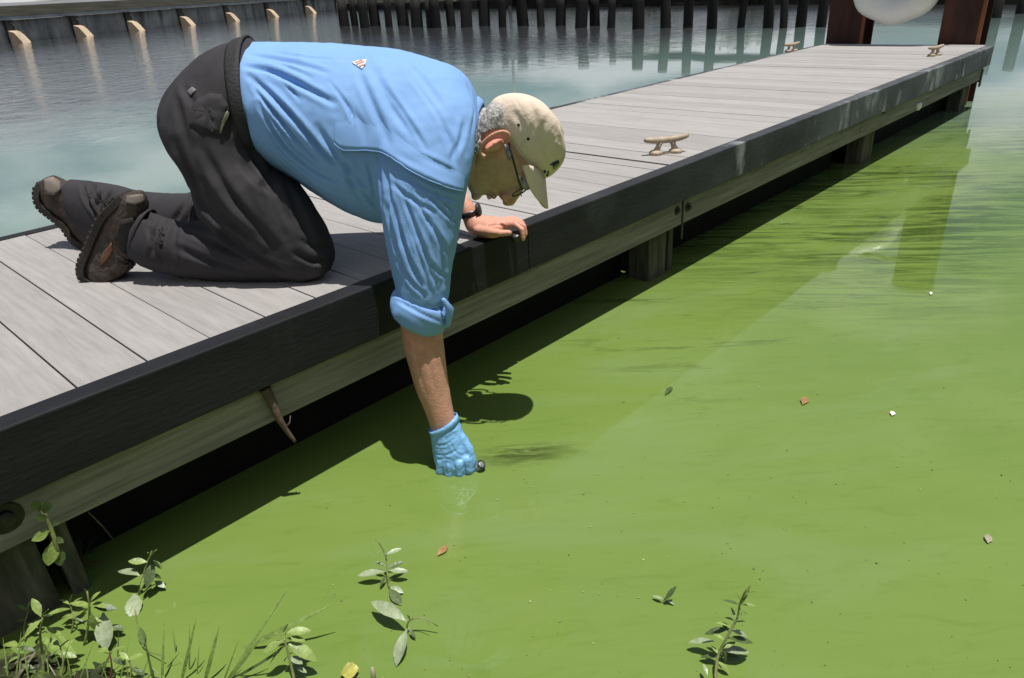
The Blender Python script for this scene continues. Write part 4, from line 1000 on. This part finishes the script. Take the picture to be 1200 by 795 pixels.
# ---- what the hands hold
p = on_l(604, 277, 2.935)
r = empty('bottle_cap', p, 'small black screw cap pinched under the bare left hand on the dock edge', 'bottle cap')
ax = (LF*-.5+Vector((0, 0, 1))).normalized()
obj('cap_shell', MB().lathe(p-ax*.008, ax, [(.015, 0), (.0152, .012), (.014, .015), (.005, .0155)], 20), M['black'], r, True)
for i in range(20):
    a = 2*math.pi*i/20; q = ax.orthogonal().normalized(); w = ax.cross(q)
    d_ = q*math.cos(a)+w*math.sin(a); obj('grip_rib', MB().obox(p-ax*.002+d_*.0153, d_*.0006, ax.cross(d_)*.0009, ax*.0052), M['black'], r)
p = on_l(562, 546, 2.285); p.z = .012
r = empty('sample_bottle', p, 'small clear sample bottle held at the water surface beside the blue glove', 'bottle')
M['bottle'] = mat('clear_bottle_plastic', (.5, .55, .5), .15, .5); b_ = M['bottle'].node_tree.nodes['Principled BSDF']; b_.inputs['Transmission Weight'].default_value = .6
ax = (on_l(566, 541, 2.27)-on_l(556, 549, 2.29)).normalized()
obj('vial', MB().lathe(p-ax*.03, ax, [(.0105, 0), (.011, .012), (.011, .03), (.009, .034), (.009, .04)], 16), M['bottle'], r, True)
rimc = p+ax*.010; q = ax.orthogonal().normalized(); w = ax.cross(q)
obj('neck_ring', MB().tube([rimc+(q*math.cos(a)+w*math.sin(a))*.0105 for a in np.linspace(0, 2*math.pi, 17)], .0018, 6), M['black'], r, True)

# ------------------------------------------------------------------ water plants, each stem and leaf its own mesh
def leaf_mat(name, c, rough=.45):
    return mat(name, c, rough, .5, noise_scale=50, var=.3, bump=.2, bump_scale=120)
M['leaf'] = leaf_mat('fresh_green_leaf', (.19, .26, .065)); M['leaf_dark'] = leaf_mat('dark_green_leaf', (.065, .10, .03))
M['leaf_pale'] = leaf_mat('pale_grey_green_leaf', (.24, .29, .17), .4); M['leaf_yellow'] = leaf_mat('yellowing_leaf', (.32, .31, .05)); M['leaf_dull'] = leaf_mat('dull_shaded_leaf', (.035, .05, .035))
M['stem'] = leaf_mat('pale_green_stem', (.17, .19, .07)); M['stem_red'] = leaf_mat('reddish_stem', (.13, .04, .03)); M['straw'] = leaf_mat('dry_straw', (.32, .29, .2)); M['bark'] = leaf_mat('brown_twig_bark', (.10, .065, .045), .8)
M['blade'] = leaf_mat('grass_blade', (.17, .25, .06)); M['orange_leaf'] = leaf_mat('orange_brown_leaf', (.27, .16, .06)); M['fleck'] = leaf_mat('white_fleck', (.75, .74, .68))
def leaf_mesh(name, prof, fold_=.10, curl=.12, th=.006):
    v = []; f = []; n = len(prof)
    for sgn in (1, -1):
        for x, w in prof:
            z = -curl*x*x
            v += [(x, -w, z+fold_*w*2+0), (x, -w*.5, z+fold_*w*.7+sgn*th*.6), (x, 0, z+sgn*th), (x, w*.5, z+fold_*w*.7+sgn*th*.6), (x, w, z+fold_*w*2)]
    for s in range(2):
        for i in range(n-1):
            for j in range(4):
                a = s*n*5+i*5+j; q = (a, a+5, a+6, a+1); f.append(q if s == 0 else q[::-1])
    me = bpy.data.meshes.new(name); me.from_pydata(v, [], f); me.update(); me.polygons.foreach_set('use_smooth', [True]*len(f)); return me
PROF = [(0, .02), (.1, .05), (.28, .14), (.5, .19), (.72, .16), (.9, .08), (1, .008)]
LM = {}
def leaf_obj(parent, p0, p1, wid=1.0, m='leaf', face=None, curl=.15, name='leaf', roll=0):
    key = (m, round(curl, 2), name)
    if key not in LM:
        LM[key] = leaf_mesh(name, PROF if name == 'leaf' else [(0, .02), (.2, .03), (.5, .028), (.8, .018), (1, .003)], curl=curl); LM[key].materials.append(M[m])
    d = p1-p0; L = d.length; x = d/L
    zz = Vector(face or (0, 0, 1)); y = zz.cross(x); y = y.normalized() if y.length > 1e-4 else x.orthogonal().normalized(); z = x.cross(y)
    R = Matrix((x, y, z)).transposed() @ Matrix.Rotation(roll, 3, 'X')
    o = bpy.data.objects.new(name, LM[key]); COL.objects.link(o); o.parent = parent
    o.matrix_local = Matrix.LocRotScale(p0-base_of(parent), R.to_quaternion(), Vector((L, L*wid, L)))
    return o
def plant(name, label, stems, leaves, cat='plant', group=None):
    """stems: (material, radius, [(px,py,z)...]); leaves: (px0,py0,z0,px1,py1,z1,width,material,roll)"""
    b0 = on_z(*stems[0][2][0])
    r = empty(name, b0, label, cat, group)
    for m, rad, pts in stems:
        P = catmull([on_z(*p) for p in pts], 3)
        obj('stem', MB().tube(P, [rad*.68*(1-.45*i/(len(P)-1)) for i in range(len(P))], 7), M[m], r, True)
    rg = random.Random(hash(label) % 1000 if False else len(label)*7)
    for l in leaves:
        a, b, z0, c, d, z1, w, m = l[:8]; roll = l[8] if len(l) > 8 else rg.uniform(-.5, .5)
        leaf_obj(r, on_z(a, b, z0), on_z(c, d, z1), w, m, roll=roll, curl=rg.choice((.08, .16, .24)))
    return r
plant('water_weed', 'leafy weed sprig at the edge of the dock shadow, bottom left', [('stem', .0035, [(163,697,0), (166,682,.03), (171,664,.06), (178,646,.095)]), ('stem', .0022, [(157,700,.004), (159,720,.004), (167,757,.006), (193,770,.02)])],
      [(173,659,.07,150,657,.08,1.1,'leaf',-.3), (164,675,.05,138,663,.06,1.0,'leaf_pale',.2), (175,655,.08,181,642,.115,.9,'leaf',0), (180,657,.07,191,667,.05,1,'leaf',.4), (172,690,.03,178,661,.07,1.2,'leaf_dark',.6), (165,692,.03,172,670,.05,1.1,'leaf',-.5),
       (181,681,.02,193,687,.015,1.2,'leaf_pale',.2), (157,696,.012,155,721,.01,1.5,'leaf_pale',.1), (178,648,.095,173,646,.11,1,'leaf',0), (176,672,.05,190,678,.03,1,'leaf_dark',.2), (164,735,.008,168,755,.01,.7,'leaf_dark',0)])
plant('water_weed', 'tall weed with spreading oval leaves in the bottom left corner', [('stem', .0045, [(52,800,0), (50,770,.05), (47,745,.09), (50,724,.13)])],
      [(49,726,.13,27,744,.12,1.1,'leaf',-.2), (48,723,.13,38,701,.16,1.1,'leaf',.3), (52,723,.13,79,709,.14,1.0,'leaf',-.2), (50,722,.13,65,722,.12,1.0,'leaf_dark',.3), (49,742,.10,76,735,.09,1.1,'leaf',.2), (48,745,.09,40,752,.07,1,'leaf_dark',.1), (51,722,.13,54,712,.16,.8,'leaf',0), (49,735,.11,66,742,.09,1,'leaf',.5)])
plant('water_weed', 'bushy weed beside a drooping pale leaf, between its two neighbours at bottom left', [('stem', .004, [(99,756,0), (103,735,.04), (105,715,.08), (102,693,.12)])],
      [(106,711,.085,82,705,.09,1.0,'leaf',.2), (103,697,.11,99,688,.13,1,'leaf',0), (107,706,.09,124,710,.09,1.1,'leaf',-.2), (110,712,.08,137,713,.07,1.0,'leaf_dark',.3), (103,714,.08,75,722,.07,1.0,'leaf',-.3), (107,718,.075,111,745,.03,1.3,'leaf',.2), (121,718,.06,122,761,.02,1.35,'leaf_pale',.1),
       (129,733,.03,146,737,.02,1.1,'leaf_dark',.2), (104,712,.09,92,722,.07,1.2,'leaf_dark',.4), (106,705,.1,114,693,.12,1,'leaf',.2), (108,725,.06,122,728,.05,1.1,'leaf',.3)])
plant('water_weed', 'small weed sprig with radiating leaves on the open green water below the glove', [('stem', .003, [(456,690,0), (454,672,.025), (452,652,.05), (443,634,.085)])],
      [(452,650,.055,471,642,.06,.8,'leaf_pale',.2), (451,670,.028,418,672,.03,.75,'leaf_pale',-.2), (456,669,.028,478,668,.03,.9,'leaf_pale',.2), (454,667,.03,473,657,.04,.8,'leaf_dark',.3), (452,664,.03,440,658,.04,.8,'leaf_dark',-.2), (453,674,.02,443,688,.01,.8,'leaf_dark',.2),
       (444,638,.08,438,629,.1,.7,'leaf',0), (447,645,.07,441,648,.07,.7,'leaf',.3), (457,688,.01,471,693,.012,1.2,'leaf_pale',.4), (456,690,.01,470,708,.006,1.1,'leaf_dark',.2), (453,655,.05,451,648,.06,1.2,'leaf_dark',0)])
plant('water_weed', 'floating weed with one long pale leaf drooping towards the bottom edge', [('stem', .0026, [(478,742,0), (477,733,.02), (483,725,.035), (497,725,.035), (513,734,.02)]), ('stem', .0014, [(480,728,.03), (492,724,.04), (504,733,.03)])],
      [(477,728,.03,433,700,.05,.75,'leaf_pale',-.3), (477,737,.03,461,778,.012,1.05,'leaf_pale',.3), (479,735,.02,487,748,.01,.7,'leaf_dark',.1), (480,727,.03,478,719,.05,.7,'leaf',0)])
plant('water_weed', 'tiny two-leaved sprig alone on the green water right of centre', [('stem', .002, [(778,708,0), (778,704,.008), (780,699,.018)])],
      [(778,703,.01,765,697,.012,.9,'leaf_pale',.1), (779,704,.012,792,687,.04,.8,'leaf_dark',.2), (780,703,.008,792,708,.004,.9,'leaf_pale',-.2)])
plant('water_weed', 'tall leaning weed rising from the water at the bottom right', [('stem', .004, [(838,800,0), (841,770,.03), (853,745,.07), (864,724,.10), (867,708,.13), (875,690,.17)])],
      [(870,709,.13,886,708,.13,.7,'leaf',.2), (869,709,.13,877,686,.17,.6,'leaf',0), (867,709,.13,847,702,.13,.8,'leaf_dark',.2), (867,712,.12,870,722,.10,.8,'leaf_dark',0), (837,752,.03,807,748,.03,.9,'leaf_pale',.1), (848,764,.03,878,758,.03,1.3,'leaf_pale',-.2), (857,739,.07,878,744,.06,.9,'leaf_pale',.2),
       (855,737,.07,825,741,.06,.8,'leaf_dark',-.2), (852,748,.06,884,752,.04,.7,'leaf_dark',.2), (829,792,.02,825,777,.03,.9,'leaf_pale',.1), (861,728,.09,851,722,.10,.9,'leaf_dark',.2), (855,742,.07,846,730,.08,1,'leaf_dark',0), (843,768,.03,834,756,.04,.8,'leaf',0), (848,762,.04,853,778,.01,1,'leaf_dark',.2),
       (862,726,.10,858,712,.12,.7,'leaf_pale',0), (843,770,.02,820,769,.012,.9,'leaf_dark',.2), (866,716,.12,880,722,.11,.7,'leaf',.2), (868,705,.14,862,690,.17,.6,'leaf',0), (872,698,.15,884,692,.17,.6,'leaf',.3), (860,730,.09,874,727,.10,.8,'leaf',-.2), (858,735,.08,840,728,.09,.8,'leaf',.2), (850,751,.06,838,742,.07,.9,'leaf',0), (846,760,.04,862,752,.05,.9,'leaf',.3), (841,775,.02,856,788,.01,1,'leaf',0), (846,768,.02,868,770,.008,1.0,'leaf_dark',.2)])
plant('water_weed', 'bright green weed with yellowing top leaf at the bottom edge, left of centre', [('stem', .0045, [(346,802,0), (340,775,.04), (333,748,.08)])],
      [(333,750,.08,307,764,.07,1.0,'leaf',-.2), (335,742,.085,363,736,.09,1.0,'leaf',.2), (337,753,.07,371,771,.05,1.0,'leaf',.2), (333,747,.08,322,741,.10,1,'leaf',0), (336,748,.08,358,750,.07,1.1,'leaf',.1), (334,745,.085,338,735,.11,.9,'leaf',0), (334,757,.06,313,775,.03,1,'leaf_dark',.2), (340,770,.04,352,775,.05,1.1,'leaf_pale',.2), (347,782,.03,360,788,.02,1.1,'leaf_pale',0), (343,765,.05,330,772,.03,1,'leaf_dark',.2)])
plant('water_weed', 'low weed half sunk in the dark mat at the left edge of the picture', [('stem', .004, [(22,800,0), (24,780,.03), (20,757,.06)]), ('stem', .003, [(70,800,0), (74,775,.03), (70,757,.05)])],
      [(21,758,.06,3,750,.06,1.1,'leaf',.2), (20,757,.06,30,742,.08,1.1,'leaf',-.2), (21,759,.055,40,762,.05,1,'leaf_dark',.2), (23,770,.04,5,776,.03,1,'leaf',.1), (24,778,.03,42,786,.02,1,'leaf_dark',-.1), (70,758,.05,86,750,.06,1.1,'leaf',.2), (70,757,.05,58,748,.06,1.1,'leaf',-.2), (72,765,.04,90,770,.03,1,'leaf',.3), (72,768,.04,57,776,.03,1,'leaf_dark',.1)])
plant('water_weed', 'weed sprig with a dark stem at the bottom edge, right of the drooping pale leaf', [('stem_red', .003, [(128,800,0), (131,782,.03), (128,764,.06)]), ('stem', .003, [(150,805,0), (154,785,.03), (150,772,.05)])],
      [(128,765,.06,112,758,.06,1,'leaf',.2), (129,764,.06,146,757,.06,1,'leaf',-.2), (130,772,.045,148,778,.03,1,'leaf_dark',.2), (129,775,.04,112,783,.03,1,'leaf_dark',0), (150,773,.05,166,766,.06,1,'leaf',.2), (151,774,.05,140,764,.06,1,'leaf',0), (153,783,.03,170,790,.02,1,'leaf_dark',0)])
plant('water_weed', 'slender weed with narrow leaves between the tall corner weed and the dock post', [('stem', .003, [(30,752,0), (28,735,.03), (33,716,.06)]), ('stem', .003, [(84,742,0), (86,725,.03), (82,708,.06)])],
      [(33,717,.06,20,708,.07,.7,'leaf',.2), (33,717,.06,46,708,.07,.7,'leaf',-.2), (30,728,.04,14,726,.03,.7,'leaf',.1), (29,730,.035,44,734,.03,.7,'leaf',-.1), (33,716,.06,34,703,.09,.6,'leaf',0), (82,709,.06,70,700,.07,.7,'leaf',.2), (82,709,.06,95,699,.07,.7,'leaf',-.2), (85,721,.04,70,722,.03,.7,'leaf',.1), (85,724,.035,99,729,.03,.7,'leaf_dark',-.1), (82,708,.06,84,695,.09,.6,'leaf',0)])
# grass blades standing in the shallows: tufts
def tuft(label, blades):
    r = empty('grass_tuft', on_z(blades[0][0], blades[0][1], 0), label, 'grass tuft')
    for x0, y0, x1, y1, z1, w, m in blades:
        leaf_obj(r, on_z(x0, y0, .0), on_z(x1, y1, z1), w, m, face=tuple(-Vector(ray(x0, y0)).normalized()), curl=.2, name='blade')
tuft('long grass blades leaning right beside the yellowing weed at the bottom edge', [(287,760,377,715,.10,.9,'blade'), (267,797,332,698,.16,.5,'blade'), (268,797,300,755,.10,.9,'blade'), (280,792,318,770,.06,.9,'leaf_dark'), (262,799,276,760,.08,.6,'blade')])
tuft('upright thin grass blades at the bottom edge between the weeds', [(190,798,192,738,.11,.7,'blade'), (213,797,227,737,.12,.8,'blade'), (240,799,254,745,.11,1.0,'blade'), (206,765,203,740,.05,.8,'blade'), (222,785,222,742,.09,.6,'blade'), (180,799,170,752,.09,.8,'leaf_dark'), (196,782,208,768,.03,.8,'leaf_dark'), (138,770,139,745,.05,.7,'leaf_dark'), (231,790,233,762,.06,.6,'blade'), (197,798,172,778,.04,.9,'blade')])
tuft('broad drooping grass blades in the bottom left corner', [(43,743,98,784,.02,1.0,'blade'), (62,735,98,781,.02,.8,'blade'), (115,795,132,762,.06,1.0,'blade'), (15,800,45,760,.08,.8,'straw'), (25,795,60,768,.05,.7,'straw'), (0,785,28,772,.06,.7,'straw'), (70,800,52,770,.05,.6,'straw')])
tuft('dense fine grass blades rising from the dark weed mat in the bottom left corner', [(10,800,4,752,.08,.5,'blade'), (18,800,24,748,.09,.5,'blade'), (34,802,28,758,.08,.5,'blade'), (44,800,58,752,.09,.5,'blade'), (58,802,54,760,.07,.5,'blade'), (66,800,80,758,.08,.5,'blade'), (84,802,78,764,.07,.5,'blade'), (92,800,106,762,.07,.5,'blade'), (104,803,100,768,.06,.5,'blade'), (116,800,128,770,.06,.5,'blade'), (140,800,150,756,.08,.5,'blade'), (152,802,146,770,.06,.5,'blade'), (164,800,176,766,.06,.5,'blade'), (3,795,14,770,.04,.5,'blade'), (128,802,118,776,.05,.5,'blade'), (75,800,66,770,.06,.5,'blade')])
r = empty('fallen_leaf', on_z(408, 786, 0), 'round bright yellow leaf at the bottom edge', 'leaf')
leaf_obj(r, on_z(399, 790, .01), on_z(419, 782, .02), 2.4, 'leaf_yellow', roll=.3)
r = empty('dry_stalk', on_z(437, 797, 0), 'short pale stalk beside the yellow leaf at the bottom edge', 'stalk')
obj('stalk', MB().tube([on_z(438, 800, 0), on_z(437, 787, .02), on_z(436, 782, .03)], [.005, .0045, .002], 8), M['straw'], r, True)
# creeper on the beam, plants in the shade below
r = empty('creeper', on_y(55, 610, V_OUT+.03), 'dark green creeper hanging over the timber beam by the big bolt', 'creeper')
yv = V_OUT+.02
def oy(px, py, d=0): return on_y(px, py, yv-d)
obj('stem', MB().tube(catmull([oy(38, 590), oy(50, 600, .01), oy(60, 620, .015), oy(66, 640, .02), oy(72, 662, .01)], 3), [.004]*12+[.002], 7), M['stem'], r, True)
for a, b, c, d, w, m in ((45,598,40,588,1.6,'leaf_dark'), (52,602,56,588,1.6,'leaf_dark'), (56,608,42,606,1.3,'leaf_dark'), (58,622,38,634,1.5,'leaf'), (62,630,75,636,1.5,'leaf_dark'), (62,634,57,664,1.5,'leaf'), (66,640,72,664,1.4,'leaf_dark'), (60,615,70,612,1.4,'leaf_dark')):
    leaf_obj(r, oy(a, b, .015), oy(c, d, .025), w, m, face=(0, -1, .3), curl=.1)
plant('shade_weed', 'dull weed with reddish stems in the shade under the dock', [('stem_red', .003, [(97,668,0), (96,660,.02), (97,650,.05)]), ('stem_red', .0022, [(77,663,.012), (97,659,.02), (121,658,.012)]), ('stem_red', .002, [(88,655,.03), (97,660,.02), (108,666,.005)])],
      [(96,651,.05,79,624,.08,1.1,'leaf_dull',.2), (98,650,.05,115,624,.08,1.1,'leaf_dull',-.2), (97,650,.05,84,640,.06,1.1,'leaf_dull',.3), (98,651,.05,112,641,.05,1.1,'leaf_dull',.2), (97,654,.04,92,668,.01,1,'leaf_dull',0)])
r = empty('dry_stalk', on_z(132, 632, .02), 'thin pale straw leaning in the dark under the dock', 'stalk')
obj('stalk', MB().tube([on_z(133, 633, .0), on_z(120, 617, .05), on_z(103, 600, .11)], [.002, .002, .0012], 6), M['straw'], r, True)
r = empty('hanging_twig', on_y(312, 457, V_OUT+.03), 'curved brown twig hanging down from the timber beam', 'twig')
P = catmull([on_y(*q) for q in ((310, 455, V_OUT+.028), (318, 470, V_OUT+.02), (325, 487, V_OUT+.012), (334, 502, V_OUT+.008), (346, 518, V_OUT))], 4)
obj('twig', MB().tube(P, [.014-.010*i/(len(P)-1) for i in range(len(P))], 7), M['bark'], r, True)
obj('side_shoot', MB().tube([P[12], P[12]+Vector((.012, -.006, .012)), P[12]+Vector((.016, -.008, .03))], [.003, .002, .001], 5), M['bark'], r, True)
r = empty('rag', on_y(1078, 126, V_OUT+.04), 'small white scrap caught under the far end of the dock beam', 'scrap')
b = MB(); p = on_y(1076, 126, V_OUT+.03)
for dx, dz, s in ((0, 0, .028), (.03, .012, .02), (-.02, .015, .018), (.05, -.004, .012)): b.ell(p+Vector((dx, 0, dz)), (s, 0, 0), (0, s*.6, 0), (0, 0, s*.8), 8, 6)
rv, rf = remesh(b, .006, 2)
for i in range(len(rv)): rv[i] += np.array(noise.noise_vector(Vector(rv[i])*60))*.006
obj('cloth', (rv, rf), M['fleck'], r, True)
for px, py, l, wid, m, lab in ((945, 470, .05, 1.2, 'orange_leaf', 'orange fallen leaf floating alone on the right of the green water'), (520, 646, .035, 1.3, 'orange_leaf', 'small curled orange brown leaf floating between glove and weeds'),
                          (1047, 485, .022, 1.6, 'fleck', 'bright white fleck floating in the middle right of the water'), (1092, 344, .03, .9, 'fleck', 'white sliver floating near the reflection of the rusty pile'), (1160, 632, .03, 1.3, 'straw', 'tan scrap floating near the right edge'), (786, 458, .06, .7, 'leaf_dark', 'dark leaf floating at the edge of the dock reflection')):
    p = on_z(px, py, .004); r = empty('floating_leaf', p, lab, 'leaf')
    leaf_obj(r, p-Vector((l/2, 0, 0)), p+Vector((l/2, l*.2, .004)), wid, m, roll=.1)
# dark muddy weed mat in the near corner
g = []; gf = []; NX, NY = 46, 26
for j in range(NY):
    for i in range(NX):
        px = -160+i*8.2; py = 716+j*7.5
        p = on_z(px, py, 0)
        d = min(1, max(0, (py-(734+max(0, px)*.27+9*math.sin(px*.09)+7*noise.noise(Vector((px*.06, py*.06, 0)))))/60)); d *= min(1, max(0, (205-px)/90))
        p.z = -.012+.035*d+.022*d*noise.noise(p*22)+.010*noise.noise(p*60)*min(1, d*2)
        g.append(p)
for j in range(NY-1):
    for i in range(NX-1): gf.append((j*NX+i, j*NX+i+1, (j+1)*NX+i+1, (j+1)*NX+i))
M['mud'] = mat('dark_wet_weed_mat', (.026, .032, .011), .6, .4, noise_scale=26, var=.6, bump=.6, bump_scale=70, extra=lambda t, b, q: overlay(t, b, q, (.10, .15, .02), 14, .5, .6, (1, 1, 1), .85))
tag(obj('weed_mat', (g, gf), M['mud'], None, True), kind='structure')

# tiny floating bits in the scum: too many to count
rg2 = random.Random(5); fb = MB()
for _ in range(300):
    px, py = rg2.uniform(380, 1200), rg2.uniform(330, 800)
    p = on_z(px, py, .0015)
    if p.y > V_OUT-.05: continue
    s_ = rg2.choice((.0012, .0015, .002, .0022, .0035)); a = rg2.uniform(0, 6.28); d_ = Vector((math.cos(a), math.sin(a), 0)); e_ = Vector((-d_.y, d_.x, 0))
    k = rg2.uniform(.35, 1)
    fb.add([p+d_*s_, p+e_*s_*k, p-d_*s_, p-e_*s_*k, p+Vector((0, 0, s_*.6))], [(0, 1, 4), (1, 2, 4), (2, 3, 4), (3, 0, 4)])
M['bits'] = mat('scum_flecks', (.22, .26, .10), .7, .3, noise_scale=9, var=.9, detail=2)
tag(obj('floating_specks', fb, M['bits']), 'tiny specks scattered over the green scum', 'specks', kind='stuff')
